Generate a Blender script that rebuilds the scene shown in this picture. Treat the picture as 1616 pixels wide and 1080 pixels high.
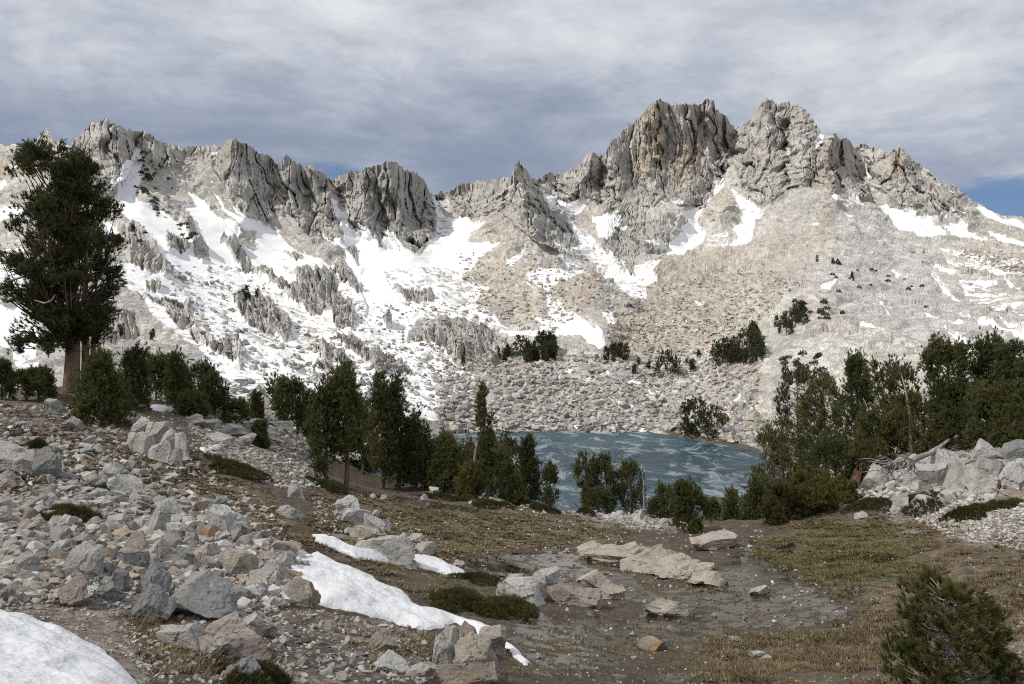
import bpy, bmesh, math, random
import numpy as np
from mathutils import Vector, Matrix

for _o in list(bpy.data.objects):
    bpy.data.objects.remove(_o)
SC = bpy.context.scene
COL = SC.collection
R = math.radians
F = 1257.0            # focal length in pixels of the 1616 px wide photograph
CX, CY = 808.0, 540.0

# ------------------------------------------------------------------ camera
cam_d = bpy.data.cameras.new('camera')
cam_d.sensor_width = 36.0
cam_d.lens = 36.0 * F / 1616.0
cam_d.clip_start = 0.1
cam_d.clip_end = 20000
cam = bpy.data.objects.new('camera', cam_d)
cam.rotation_euler = (R(90), 0, 0)
COL.objects.link(cam)
SC.camera = cam

# ------------------------------------------------------------------ light, exposure
SUN = np.array([-0.62, -0.30, 0.72]); SUN /= np.linalg.norm(SUN)
SUN_EL = math.asin(SUN[2])
sl = bpy.data.lights.new('sun', 'SUN')
sl.energy = 3.8; sl.angle = R(0.5); sl.color = (1.0, 0.945, 0.86)
sun = bpy.data.objects.new('sun', sl)
sun.rotation_euler = Vector(SUN).to_track_quat('Z', 'Y').to_euler()
COL.objects.link(sun)
SC.view_settings.view_transform = 'Standard'
SC.view_settings.look = 'None'
SC.view_settings.exposure = 0.0
SC.view_settings.gamma = 1.0
SC.cycles.use_denoising = False
SC.cycles.pixel_filter_type = 'BLACKMAN_HARRIS'
SC.cycles.filter_width = 1.05
SC.cycles.sample_clamp_indirect = 4.0
SC.cycles.max_bounces = 6
SC.cycles.transparent_max_bounces = 12


class N:
    """tiny node-graph helper"""
    def __init__(s, tree):
        s.t = tree; s.n = tree.nodes; s.l = tree.links
        s.n.clear()

    def add(s, typ, **kw):
        nd = s.n.new(typ)
        ins = kw.pop('ins', {})
        for k, v in kw.items():
            setattr(nd, k, v)
        for k, v in ins.items():
            s.set(nd.inputs[k], v)
        return nd

    def set(s, sock, v):
        if isinstance(v, bpy.types.NodeSocket):
            s.l.new(v, sock)
        else:
            sock.default_value = v

    def math(s, op, a, b=0.0, c=None, clamp=False):
        nd = s.n.new('ShaderNodeMath'); nd.operation = op; nd.use_clamp = clamp
        s.set(nd.inputs[0], a); s.set(nd.inputs[1], b)
        if c is not None: s.set(nd.inputs[2], c)
        return nd.outputs[0]

    def vmath(s, op, a, b=(0, 0, 0)):
        nd = s.n.new('ShaderNodeVectorMath'); nd.operation = op
        s.set(nd.inputs[0], a); s.set(nd.inputs[1], b)
        return nd.outputs[0]

    def noise(s, vec, scale, detail=4, rough=0.55, dist=0.0, color=False):
        nd = s.add('ShaderNodeTexNoise', ins={'Vector': vec, 'Scale': scale, 'Detail': detail, 'Roughness': rough, 'Distortion': dist})
        return nd.outputs['Color' if color else 'Fac']

    def smooth(s, v, lo, hi, a=0.0, b=1.0):
        nd = s.n.new('ShaderNodeMapRange'); nd.interpolation_type = 'SMOOTHSTEP'
        s.set(nd.inputs[0], v); s.set(nd.inputs[1], lo); s.set(nd.inputs[2], hi); s.set(nd.inputs[3], a); s.set(nd.inputs[4], b)
        return nd.outputs[0]

    def mix(s, f, a, b, mode='MIX'):
        nd = s.n.new('ShaderNodeMix'); nd.data_type = 'RGBA'; nd.blend_type = mode
        s.set(nd.inputs[0], f); s.set(nd.inputs[6], c4(a)); s.set(nd.inputs[7], c4(b))
        return nd.outputs[2]

    def ramp(s, f, stops, interp='LINEAR'):
        nd = s.n.new('ShaderNodeValToRGB'); nd.color_ramp.interpolation = interp
        e = nd.color_ramp.elements
        while len(e) < len(stops): e.new(0.5)
        for i, (p, c) in enumerate(stops):
            e[i].position = p; e[i].color = c4(c)
        s.set(nd.inputs[0], f)
        return nd.outputs[0]

    def bump(s, h, strength=0.5, dist=0.1, normal=None):
        nd = s.add('ShaderNodeBump', ins={'Height': h, 'Strength': strength, 'Distance': dist})
        if normal is not None: s.set(nd.inputs['Normal'], normal)
        return nd.outputs[0]


def c4(c):
    if isinstance(c, bpy.types.NodeSocket): return c
    if isinstance(c, (int, float)): return (c, c, c, 1)
    return tuple(c) if len(c) == 4 else (*c, 1)


def material(name):
    m = bpy.data.materials.new(name); m.use_nodes = True
    g = N(m.node_tree)
    out = g.add('ShaderNodeOutputMaterial')
    return m, g, out


def principled(g, out, color, rough=0.9, normal=None, spec=0.2):
    p = g.add('ShaderNodeBsdfPrincipled')
    g.set(p.inputs['Base Color'], c4(color)); g.set(p.inputs['Roughness'], rough)
    p.inputs['Specular IOR Level'].default_value = spec
    if normal is not None: g.set(p.inputs['Normal'], normal)
    g.l.new(p.outputs[0], out.inputs[0])
    return p


# ------------------------------------------------------------------ sky
def build_world():
    w = bpy.data.worlds.new('World'); SC.world = w; w.use_nodes = True
    g = N(w.node_tree)
    out = g.add('ShaderNodeOutputWorld')
    sky = g.add('ShaderNodeTexSky', sky_type='NISHITA', sun_disc=False)
    sky.sun_elevation = SUN_EL
    sky.sun_rotation = math.atan2(SUN[0], SUN[1])
    sky.altitude = 3000
    d = g.add('ShaderNodeTexCoord').outputs['Generated']
    sep = g.add('ShaderNodeSeparateXYZ', ins={0: d})
    x, y, z = sep.outputs
    zc = g.math('MAXIMUM', z, 0.0)
    den = g.math('ADD', zc, 0.27)
    u = g.math('DIVIDE', x, den); v = g.math('DIVIDE', y, den)
    uv = g.add('ShaderNodeCombineXYZ', ins={0: g.math('MULTIPLY', u, 1.0), 1: g.math('MULTIPLY', v, 1.35), 2: 3.7}).outputs[0]
    warp = g.vmath('SCALE', g.vmath('SUBTRACT', g.noise(uv, 0.9, 3, 0.5, color=True), (.5, .5, .5)), (0, 0, 0))
    warp.node.inputs['Scale'].default_value = 0.4
    uvw = g.vmath('ADD', uv, warp)
    n1 = g.noise(uvw, 0.95, 7, 0.52)            # broad light and dark banks
    uv2 = g.vmath('ADD', uvw, (7.3, 2.1, 0.0))
    n2 = g.noise(uv2, 3.2, 9, 0.62)             # puffs
    sv = g.add('ShaderNodeCombineXYZ', ins={0: g.math('DIVIDE', x, g.math('ADD', g.math('ABSOLUTE', y), 0.2)), 1: g.math('MULTIPLY', z, 2.6), 2: y}).outputs[0]
    n3 = g.noise(g.vmath('ADD', sv, warp), 3.6, 10, 0.66, 0.2)      # heaped puffs
    t = g.math('ADD', g.math('MULTIPLY', n1, 0.34), g.math('ADD', g.math('MULTIPLY', n2, 0.24), g.math('MULTIPLY', n3, 0.42)))
    # banks get lighter higher up
    t = g.math('ADD', t, g.smooth(z, 0.16, 0.42, -0.045, 0.075))
    cl = g.ramp(t, [(0.29, (0.235, 0.285, 0.39)), (0.385, (0.285, 0.335, 0.44)), (0.445, (0.36, 0.41, 0.505)), (0.49, (0.455, 0.495, 0.58)), (0.54, (0.58, 0.615, 0.675)), (0.62, (0.76, 0.78, 0.81))])
    cl10 = g.vmath('SCALE', cl); cl10.node.inputs['Scale'].default_value = 10.0
    # gaps of blue low over the ridges
    ax = g.math('DIVIDE', x, g.math('MAXIMUM', y, 0.05)); ez = g.math('DIVIDE', z, g.math('MAXIMUM', y, 0.05))

    def blob(cx, cz, rx, rz):
        a = g.math('DIVIDE', g.math('SUBTRACT', ax, cx), rx); b = g.math('DIVIDE', g.math('SUBTRACT', ez, cz), rz)
        r2 = g.math('ADD', g.math('MULTIPLY', a, a), g.math('MULTIPLY', b, b))
        return g.smooth(r2, 0.0, 1.0, 1.0, 0.0)
    gap = g.math('MAXIMUM', blob(0.68, 0.165, 0.22, 0.065), g.math('MULTIPLY', blob(-0.245, 0.208, 0.11, 0.026), 0.8))
    gap = g.math('SUBTRACT', g.math('MULTIPLY', gap, 1.5), g.math('ADD', g.math('MULTIPLY', g.math('SUBTRACT', n2, 0.5), 2.6), 0.42))
    gapf = g.smooth(gap, 0.0, 0.75)
    blue = g.vmath('MULTIPLY', sky.outputs[0], (0.55, 0.62, 0.72))
    blue = g.mix(0.55, blue, (1.9, 3.0, 5.0))
    c = g.mix(gapf, cl10, blue)
    bg = g.add('ShaderNodeBackground', ins={'Color': c, 'Strength': 0.1})
    g.l.new(bg.outputs[0], out.inputs[0])


build_world()

# ------------------------------------------------------------------ numpy noise
def _hash(ix, iy, iz, seed):
    h = (ix.astype(np.uint32) * np.uint32(374761393) + iy.astype(np.uint32) * np.uint32(668265263)
         + iz.astype(np.uint32) * np.uint32(2147483647 & 1274126177) + np.uint32(seed * 69069 + 12345))
    h = (h ^ (h >> np.uint32(13))) * np.uint32(1274126177)
    h = h ^ (h >> np.uint32(16))
    h = h * np.uint32(2246822519)
    h = h ^ (h >> np.uint32(15))
    return (h & np.uint32(0xFFFFFF)).astype(np.float32) / np.float32(0xFFFFFF)


def vnoise(p, seed=0):
    """value noise in 0..1, p: (n,3)"""
    p = np.asarray(p, dtype=np.float64)
    i = np.floor(p).astype(np.int64); f = (p - i).astype(np.float32)
    f = f * f * f * (f * (f * 6 - 15) + 10)
    r = 0
    for dx in (0, 1):
        wx = f[:, 0] if dx else 1 - f[:, 0]
        for dy in (0, 1):
            wy = f[:, 1] if dy else 1 - f[:, 1]
            for dz in (0, 1):
                wz = f[:, 2] if dz else 1 - f[:, 2]
                r = r + wx * wy * wz * _hash(i[:, 0] + dx, i[:, 1] + dy, i[:, 2] + dz, seed)
    return r


def fbm(p, octaves=4, seed=0, gain=0.5, lac=2.03):
    a = 1.0; s = 0; r = 0
    p = np.asarray(p, dtype=np.float64)
    for o in range(octaves):
        r = r + a * vnoise(p, seed + o * 17); s += a
        a *= gain; p = p * lac
    return r / s


def ridged(p, octaves=3, seed=0):
    a = 1.0; s = 0; r = 0
    for o in range(octaves):
        r = r + a * (1 - np.abs(2 * vnoise(p, seed + o * 31) - 1)); s += a
        a *= 0.5; p = p * 2.1
    return r / s


def voronoi(p, seed=0):
    """F1, F2, cell random, offset to the cell point"""
    p = np.asarray(p, dtype=np.float64)
    i = np.floor(p).astype(np.int64); f = (p - i).astype(np.float32)
    n = len(p)
    d1 = np.full(n, 9e9, np.float32); d2 = d1.copy(); cid = np.zeros(n, np.float32)
    off = np.zeros((n, 3), np.float32)
    for dx in (-1, 0, 1):
        for dy in (-1, 0, 1):
            for dz in (-1, 0, 1):
                a, b, c = i[:, 0] + dx, i[:, 1] + dy, i[:, 2] + dz
                vx = dx + _hash(a, b, c, seed) - f[:, 0]
                vy = dy + _hash(a, b, c, seed + 1) - f[:, 1]
                vz = dz + _hash(a, b, c, seed + 2) - f[:, 2]
                d = vx * vx + vy * vy + vz * vz
                m = d < d1
                d2 = np.where(m, d1, np.minimum(d2, d))
                d1 = np.where(m, d, d1)
                cid = np.where(m, _hash(a, b, c, seed + 3), cid)
                off[m, 0] = vx[m]; off[m, 1] = vy[m]; off[m, 2] = vz[m]
    return np.sqrt(d1), np.sqrt(d2), cid, off


def sstep(x, a, b):
    t = np.clip((x - a) / (b - a), 0, 1)
    return t * t * (3 - 2 * t)


class RBF:
    """thin-plate spline through scattered points"""
    def __init__(s, xy, v, scale, smooth=1e-3):
        s.c = np.asarray(xy, float) / scale; s.scale = scale
        n = len(s.c)
        A = np.zeros((n + 3, n + 3)); A[:n, :n] = s.k(s.c, s.c) + np.eye(n) * smooth
        A[:n, n] = 1; A[:n, n + 1:] = s.c; A[n, :n] = 1; A[n + 1:, :n] = s.c.T
        s.w = np.linalg.solve(A, np.concatenate([np.asarray(v, float), [0, 0, 0]]))

    def k(s, a, b):
        d2 = ((a[:, None, :] - b[None]) ** 2).sum(-1)
        return 0.5 * d2 * np.log(d2 + 1e-12)

    def __call__(s, xy):
        xy = np.asarray(xy, float) / s.scale
        out = np.empty(len(xy)); n = len(s.c)
        for a in range(0, len(xy), 60000):
            q = xy[a:a + 60000]
            out[a:a + 60000] = s.k(q, s.c) @ s.w[:n] + s.w[n] + q @ s.w[n + 1:]
        return out


def ray(px, py, Y):
    px = np.asarray(px, float); py = np.asarray(py, float); Y = np.asarray(Y, float)
    return np.stack([(px - CX) / F * Y, Y + 0 * px, (CY - py) / F * Y], -1)


# ------------------------------------------------------------------ rasters of traced outlines (plan masks)
RX0, RY0, RW, RH = -260, 100, 2140, 1040


def raster(polys, base=None):
    img = np.zeros((RH, RW), np.float32) if base is None else base
    for poly, val in polys:
        p = np.asarray(poly, float)
        x0, y0 = np.floor(p.min(0)).astype(int) - 1; x1, y1 = np.ceil(p.max(0)).astype(int) + 1
        xs = np.arange(max(x0, RX0), min(x1, RX0 + RW - 1) + 1); ys = np.arange(max(y0, RY0), min(y1, RY0 + RH - 1) + 1)
        if len(xs) == 0 or len(ys) == 0: continue
        acc = np.zeros((len(ys), len(xs)), np.float32)
        for sy in (0.25, 0.75):
            for sx in (0.25, 0.75):
                X, Y = np.meshgrid(xs + sx, ys + sy)
                ins = np.zeros(X.shape, bool)
                for k in range(len(p)):
                    ax, ay = p[k - 1]; bx, by = p[k]
                    if ay == by: continue
                    ins ^= ((ay > Y) != (by > Y)) & (X < (bx - ax) * (Y - ay) / (by - ay) + ax)
                acc += ins * 0.25
        sub = img[ys[0] - RY0:ys[-1] - RY0 + 1, xs[0] - RX0:xs[-1] - RX0 + 1]
        sub[:] = sub * (1 - acc) + val * acc
    return img


def blur(img, r, it=2):
    for _ in range(it):
        for ax in (0, 1):
            pad = [(0, 0), (0, 0)]; pad[ax] = (r + 1, r)
            c = np.cumsum(np.pad(img, pad, mode='edge'), axis=ax, dtype=np.float64)
            n = img.shape[ax]
            a = np.take(c, np.arange(2 * r + 1, 2 * r + 1 + n), axis=ax); b = np.take(c, np.arange(0, n), axis=ax)
            img = ((a - b) / (2 * r + 1)).astype(np.float32)
    return img


def lookup(img, px, py):
    x = np.clip(np.asarray(px, float) - RX0 - 0.5, 0, RW - 1.001); y = np.clip(np.asarray(py, float) - RY0 - 0.5, 0, RH - 1.001)
    xi = x.astype(int); yi = y.astype(int); fx = x - xi; fy = y - yi
    return (img[yi, xi] * (1 - fx) * (1 - fy) + img[yi, xi + 1] * fx * (1 - fy)
            + img[yi + 1, xi] * (1 - fx) * fy + img[yi + 1, xi + 1] * fx * fy)


# ------------------------------------------------------------------ mesh helpers
def mesh_from(name, verts, faces, smooth=False):
    """verts (n,3), faces (m,k) array of one polygon size or list of such arrays"""
    me = bpy.data.meshes.new(name)
    fl = faces if isinstance(faces, list) else [faces]
    fl = [np.asarray(f, np.int32) for f in fl if len(f)]
    me.vertices.add(len(verts)); me.vertices.foreach_set('co', np.asarray(verts, np.float32).ravel())
    idx = np.concatenate([f.ravel() for f in fl]); tot = np.concatenate([np.full(len(f), f.shape[1], np.int32) for f in fl])
    me.loops.add(len(idx)); me.loops.foreach_set('vertex_index', idx)
    me.polygons.add(len(tot)); me.polygons.foreach_set('loop_start', np.concatenate([[0], np.cumsum(tot)[:-1]]).astype(np.int32))
    me.polygons.foreach_set('loop_total', tot)
    me.update(calc_edges=True); me.validate(verbose=False)
    me.polygons.foreach_set('use_smooth', np.full(len(me.polygons), smooth, bool))
    return me


def attr(me, name, vals, kind='FLOAT'):
    a = me.attributes.new(name, kind, 'POINT')
    if kind == 'FLOAT':
        a.data.foreach_set('value', np.asarray(vals, np.float32).ravel())
    else:
        v = np.asarray(vals, np.float32)
        if v.shape[1] == 3: v = np.concatenate([v, np.ones((len(v), 1), np.float32)], 1)
        a.data.foreach_set('color', v.ravel())


def link(name, me, mat=None, parent=None, loc=None, label=None, cat=None, group=None, kind=None):
    o = bpy.data.objects.new(name, me)
    COL.objects.link(o)
    if mat is not None and me is not None and not me.materials: me.materials.append(mat)
    if parent is not None: o.parent = parent
    if loc is not None: o.location = loc
    if label: o['label'] = label
    if cat: o['category'] = cat
    if group: o['group'] = group
    if kind: o['kind'] = kind
    return o


def grid_faces(nr, nc):
    i = np.arange(nr * nc).reshape(nr, nc)
    return np.stack([i[:-1, :-1], i[:-1, 1:], i[1:, 1:], i[1:, :-1]], -1).reshape(-1, 4)


# ================================================================== MATERIALS
def mat_mountain():
    m, g, out = material('granite_and_snow')
    pos = g.add('ShaderNodeNewGeometry').outputs['Position']
    col = g.add('ShaderNodeAttribute', attribute_name='rockcol').outputs['Color']
    snow = g.add('ShaderNodeAttribute', attribute_name='snow').outputs['Fac']
    cliff = g.add('ShaderNodeAttribute', attribute_name='cliff').outputs['Fac']
    # fine mottling and lichen streaks
    n1 = g.noise(pos, 0.9, 6, 0.7)
    c = g.mix(1.0, col, g.ramp(n1, [(0.28, 0.66), (0.5, 1.0), (0.72, 1.3)]), 'MULTIPLY')
    mp = g.add('ShaderNodeMapping', ins={0: pos, 3: (0.55, 0.55, 0.075)}).outputs[0]
    st = g.noise(mp, 1.0, 5, 0.65)
    st2 = g.noise(g.vmath('ADD', g.vmath('SCALE', mp), (9.0, 4.0, 1.0)), 1.0, 6, 0.6)
    st2_scale = [n for n in g.n if n.bl_idname == 'ShaderNodeVectorMath' and n.operation == 'SCALE'][-1]
    st2_scale.inputs['Scale'].default_value = 0.36
    stf = g.math('MULTIPLY', g.smooth(st, 0.50, 0.64), g.math('MULTIPLY', cliff, 0.36))
    c = g.mix(stf, c, (0.115, 0.112, 0.108))
    c = g.mix(g.math('MULTIPLY', g.smooth(st2, 0.52, 0.62), g.math('MULTIPLY', cliff, 0.32)), c, (0.16, 0.155, 0.15))
    c = g.mix(g.math('MULTIPLY', g.smooth(st2, 0.48, 0.36), g.math('MULTIPLY', cliff, 0.5)), c, (0.52, 0.485, 0.44))
    ns = g.noise(pos, 0.42, 7, 0.78)
    sv = g.math('ADD', snow, g.math('MULTIPLY', g.math('SUBTRACT', ns, 0.5), 1.25))
    sf = g.smooth(sv, 0.44, 0.56)
    sncol = g.mix(g.noise(pos, 0.08, 4, 0.6), (0.70, 0.71, 0.73), (0.78, 0.785, 0.80))
    c = g.mix(sf, c, sncol)
    vor = g.add('ShaderNodeTexVoronoi', feature='DISTANCE_TO_EDGE', ins={'Vector': pos, 'Scale': 0.75})
    crack = g.smooth(vor.outputs['Distance'], 0.0, 0.09)
    h = g.math('ADD', g.math('MULTIPLY', g.noise(pos, 0.7, 7, 0.68), 1.0), g.math('MULTIPLY', crack, 0.22))
    h = g.math('ADD', h, g.math('MULTIPLY', g.math('ADD', st, g.math('MULTIPLY', st2, 1.5)), g.math('MULTIPLY', cliff, 0.9)))
    nb = g.bump(h, g.smooth(sf, 0, 1, 0.75, 0.12), 1.4)
    principled(g, out, c, 0.92, nb, 0.15)
    return m


def mat_ground():
    m, g, out = material('meadow_soil')
    pos = g.add('ShaderNodeNewGeometry').outputs['Position']
    z = g.add('ShaderNodeAttribute', attribute_name='zone')
    sep = g.add('ShaderNodeSeparateColor', ins={0: z.outputs['Color']})
    wet, green, dry = sep.outputs
    grav = z.outputs['Alpha']
    big = g.noise(pos, 0.45, 5, 0.62)
    mid = g.noise(pos, 2.3, 6, 0.68)
    fine = g.noise(pos, 11.0, 5, 0.7)
    soil = g.ramp(g.math('ADD', g.math('MULTIPLY', fine, 0.6), g.math('MULTIPLY', mid, 0.4)), [(0.36, (0.032, 0.023, 0.016)), (0.5, (0.10, 0.072, 0.05)), (0.64, (0.23, 0.175, 0.125))])

    def zone(w, k=0.75, e=0.16):
        v = g.math('ADD', w, g.math('MULTIPLY', g.math('SUBTRACT', g.math('ADD', g.math('MULTIPLY', mid, 0.7), g.math('MULTIPLY', big, 0.3)), 0.5), k * 2))
        return g.smooth(v, 0.5 - e, 0.5 + e)
    drycol = g.ramp(g.math('ADD', g.math('MULTIPLY', g.noise(pos, 5.0, 9, 0.85), 0.7), g.math('MULTIPLY', mid, 0.3)), [(0.38, (0.03, 0.022, 0.015)), (0.5, (0.14, 0.105, 0.066)), (0.62, (0.36, 0.29, 0.19))])
    grncol = g.ramp(g.noise(pos, 4.0, 9, 0.8), [(0.34, (0.03, 0.03, 0.014)), (0.5, (0.11, 0.102, 0.05)), (0.66, (0.25, 0.225, 0.125))])
    vor = g.add('ShaderNodeTexVoronoi', feature='F1', ins={'Vector': pos, 'Scale': 9.0, 'Randomness': 1.0})
    gcol = g.mix(0.75, g.ramp(fine, [(0.3, (0.11, 0.083, 0.062)), (0.7, (0.32, 0.265, 0.21))]),
                 g.ramp(g.add('ShaderNodeSeparateColor', ins={0: vor.outputs['Color']}).outputs[0], [(0.0, (0.11, 0.085, 0.065)), (0.5, (0.26, 0.21, 0.165)), (1.0, (0.47, 0.44, 0.40))]))
    c = g.mix(zone(dry), soil, drycol)
    c = g.mix(zone(green), c, grncol)
    c = g.mix(zone(grav, 0.9), c, gcol)
    wz = zone(wet, 0.8, 0.2)
    wetcol = g.ramp(mid, [(0.35, (0.014, 0.010, 0.007)), (0.6, (0.05, 0.035, 0.022))])
    c = g.mix(g.math('MULTIPLY', wz, 0.85), c, wetcol)
    moss = g.math('MULTIPLY', g.smooth(g.noise(g.vmath('ADD', pos, (3.0, 9.0, 0)), 1.7, 6, 0.7), 0.53, 0.62), g.smooth(wet, 0.2, 0.7))
    c = g.mix(g.math('MULTIPLY', moss, 0.8), c, g.ramp(g.noise(pos, 7.0, 6, 0.8), [(0.38, (0.045, 0.035, 0.012)), (0.5, (0.13, 0.10, 0.035)), (0.62, (0.24, 0.19, 0.07))]))
    # standing water in the lowest spots of the bog
    pn = g.noise(g.vmath('MULTIPLY', pos, (0.9, 0.6, 0.0)), 2.6, 7, 0.66, 0.9)
    pv = g.math('ADD', pn, g.math('MULTIPLY', g.math('SUBTRACT', g.math('MINIMUM', g.math('MULTIPLY', wet, 1.3), 1.0), 1.0), 0.32))
    pud = g.smooth(pv, 0.43, 0.455)
    c = g.mix(pud, c, (0.016, 0.013, 0.010))
    rough = g.smooth(pud, 0, 1, 0.93, 0.06)
    rough = g.math('SUBTRACT', rough, g.math('MULTIPLY', wz, 0.5), clamp=True)
    rough = g.math('MAXIMUM', rough, 0.05)
    h = g.math('ADD', g.math('MULTIPLY', fine, 0.6), g.math('MULTIPLY', g.math('SUBTRACT', 1.0, vor.outputs['Distance']), g.math('MULTIPLY', grav, 0.5)))
    nb = g.bump(h, g.smooth(pud, 0, 1, 1.0, 0.04), 0.16)
    p = principled(g, out, c, rough, nb, 0.5)
    return m


def mat_rock(name, tones, stain=None, bump=0.05):
    """tones: colours picked per rock; stain: iron staining colour"""
    m, g, out = material(name)
    pos = g.add('ShaderNodeNewGeometry').outputs['Position']
    rnd = g.add('ShaderNodeObjectInfo').outputs['Random']
    k = len(tones)
    base = g.ramp(rnd, [(i / k, t) for i, t in enumerate(tones)], 'CONSTANT') if k > 1 else g.mix(0.0, tones[0], tones[0])
    n1 = g.noise(pos, 2.2, 7, 0.68); n2 = g.noise(pos, 18.0, 4, 0.7)
    c = g.mix(1.0, base, g.ramp(n1, [(0.3, (0.68, 0.68, 0.68)), (0.5, (1, 1, 1)), (0.7, (1.2, 1.18, 1.15))]), 'MULTIPLY')
    c = g.mix(1.0, c, g.ramp(n2, [(0.3, 0.72), (0.55, 1.0), (0.75, 1.22)]), 'MULTIPLY')
    c = g.mix(g.math('MULTIPLY', g.smooth(g.noise(pos, 4.5, 6, 0.75), 0.57, 0.66), 0.55), c, (0.10, 0.098, 0.093))
    st = g.smooth(g.noise(g.vmath('ADD', pos, (5.1, 0, 2.2)), 1.6, 5, 0.65), 0.52, 0.66)
    c = g.mix(g.math('MULTIPLY', st, 0.7 if stain else 0.35), c, stain or (0.33, 0.26, 0.19))
    h = g.math('ADD', g.noise(pos, 5.0, 10, 0.74), g.math('MULTIPLY', n2, 0.25))
    principled(g, out, c, 0.9, g.bump(h, 1.0, bump * 1.6), 0.2)
    return m


def mat_attrcol(name, attrname='rockcol', bump=0.05, scale=8.0):
    m, g, out = material(name)
    pos = g.add('ShaderNodeNewGeometry').outputs['Position']
    col = g.add('ShaderNodeAttribute', attribute_name=attrname).outputs['Color']
    n = g.noise(pos, scale, 6, 0.7)
    c = g.mix(1.0, col, g.ramp(n, [(0.3, 0.65), (0.5, 1.0), (0.7, 1.25)]), 'MULTIPLY')
    principled(g, out, c, 0.92, g.bump(n, 0.8, bump), 0.15)
    return m


def mat_needles(name, a, b, tip):
    m, g, out = material(name)
    pos = g.add('ShaderNodeNewGeometry').outputs['Position']
    rnd = g.add('ShaderNodeObjectInfo').outputs['Random']
    n = g.noise(pos, 1.1, 3, 0.6)
    n2 = g.noise(pos, 9.0, 2, 0.6)
    c = g.mix(g.smooth(n, 0.35, 0.65), a, b)
    c = g.mix(g.smooth(n2, 0.5, 0.75, 0.0, 0.5), c, tip)
    c = g.mix(1.0, c, g.ramp(rnd, [(0.0, (0.82, 0.85, 0.85)), (1.0, (1.18, 1.12, 1.0))]), 'MULTIPLY')
    p = g.add('ShaderNodeBsdfPrincipled', ins={'Base Color': c, 'Roughness': 0.6})
    p.inputs['Specular IOR Level'].default_value = 0.25
    tr = g.add('ShaderNodeBsdfTranslucent', ins={'Color': c})
    mx = g.add('ShaderNodeMixShader', ins={0: 0.38})
    g.l.new(p.outputs[0], mx.inputs[1]); g.l.new(tr.outputs[0], mx.inputs[2]); g.l.new(mx.outputs[0], out.inputs[0])
    return m


def mat_bark(name, a, b, sc=(9, 9, 1.6)):
    m, g, out = material(name)
    pos = g.add('ShaderNodeNewGeometry').outputs['Position']
    v = g.vmath('MULTIPLY', pos, sc)
    n = g.noise(v, 1.0, 6, 0.7)
    n2 = g.noise(pos, 1.3, 3, 0.6)
    c = g.mix(g.smooth(n, 0.35, 0.65), a, b)
    c = g.mix(1.0, c, g.ramp(n2, [(0.3, 0.75), (0.7, 1.2)]), 'MULTIPLY')
    principled(g, out, c, 0.9, g.bump(n, 1.0, 0.04), 0.15)
    return m


def mat_snow():
    m, g, out = material('old_snow')
    pos = g.add('ShaderNodeNewGeometry').outputs['Position']
    n = g.noise(pos, 1.4, 5, 0.65); n2 = g.noise(pos, 16.0, 4, 0.6); n3 = g.noise(pos, 3.6, 3, 0.55)
    c = g.mix(g.smooth(n, 0.4, 0.68), (0.80, 0.81, 0.83), (0.70, 0.70, 0.70))
    c = g.mix(g.math('MULTIPLY', g.smooth(g.noise(pos, 26.0, 3, 0.7), 0.66, 0.74), 0.45), c, (0.24, 0.2, 0.16))
    h = g.math('ADD', g.math('MULTIPLY', n3, 1.0), g.math('MULTIPLY', n2, 0.15))
    p = principled(g, out, c, 0.7, g.bump(h, 0.8, 0.10), 0.3)
    p.inputs['Subsurface Weight'].default_value = 0.0
    return m


def mat_water():
    m, g, out = material('half_frozen_water')
    pos = g.add('ShaderNodeNewGeometry').outputs['Position']
    q = g.vmath('MULTIPLY', pos, (0.55, 0.8, 1.0))
    big = g.noise(q, 0.045, 5, 0.55)
    ice = g.noise(g.vmath('MULTIPLY', g.vmath('ADD', q, (31.0, 7.0, 0)), (1.0, 0.36, 1.0)), 0.34, 9, 0.72, 0.8)
    icef = g.smooth(ice, 0.50, 0.62)
    slush = g.smooth(g.noise(q, 0.6, 5, 0.7, 0.5), 0.50, 0.66)
    c = g.mix(g.smooth(big, 0.35, 0.65), (0.015, 0.044, 0.066), (0.030, 0.070, 0.095))
    c = g.mix(g.math('MULTIPLY', slush, 0.30), c, (0.17, 0.23, 0.26))
    c = g.mix(g.math('MULTIPLY', icef, 0.72), c, (0.33, 0.37, 0.39))
    vor = g.add('ShaderNodeTexVoronoi', feature='DISTANCE_TO_EDGE', ins={'Vector': g.vmath('ADD', q, g.vmath('SCALE', g.noise(q, 0.15, 4, 0.6, color=True))), 'Scale': 0.05})
    vor.inputs['Vector'].links[0].from_node.inputs[1].links[0].from_node.inputs['Scale'].default_value = 9.0
    lead = g.smooth(vor.outputs['Distance'], 0.0, 0.02, 1.0, 0.0)
    lead = g.math('MULTIPLY', lead, g.smooth(g.noise(q, 0.05, 3, 0.5), 0.5, 0.6))
    c = g.mix(g.math('MULTIPLY', lead, 0.85), c, (0.008, 0.014, 0.02))
    h = g.noise(q, 1.6, 3, 0.6)
    rough = g.smooth(icef, 0, 1, 0.35, 0.7)
    principled(g, out, c, rough, g.bump(h, 0.25, 0.05), 0.10)
    return m


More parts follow.
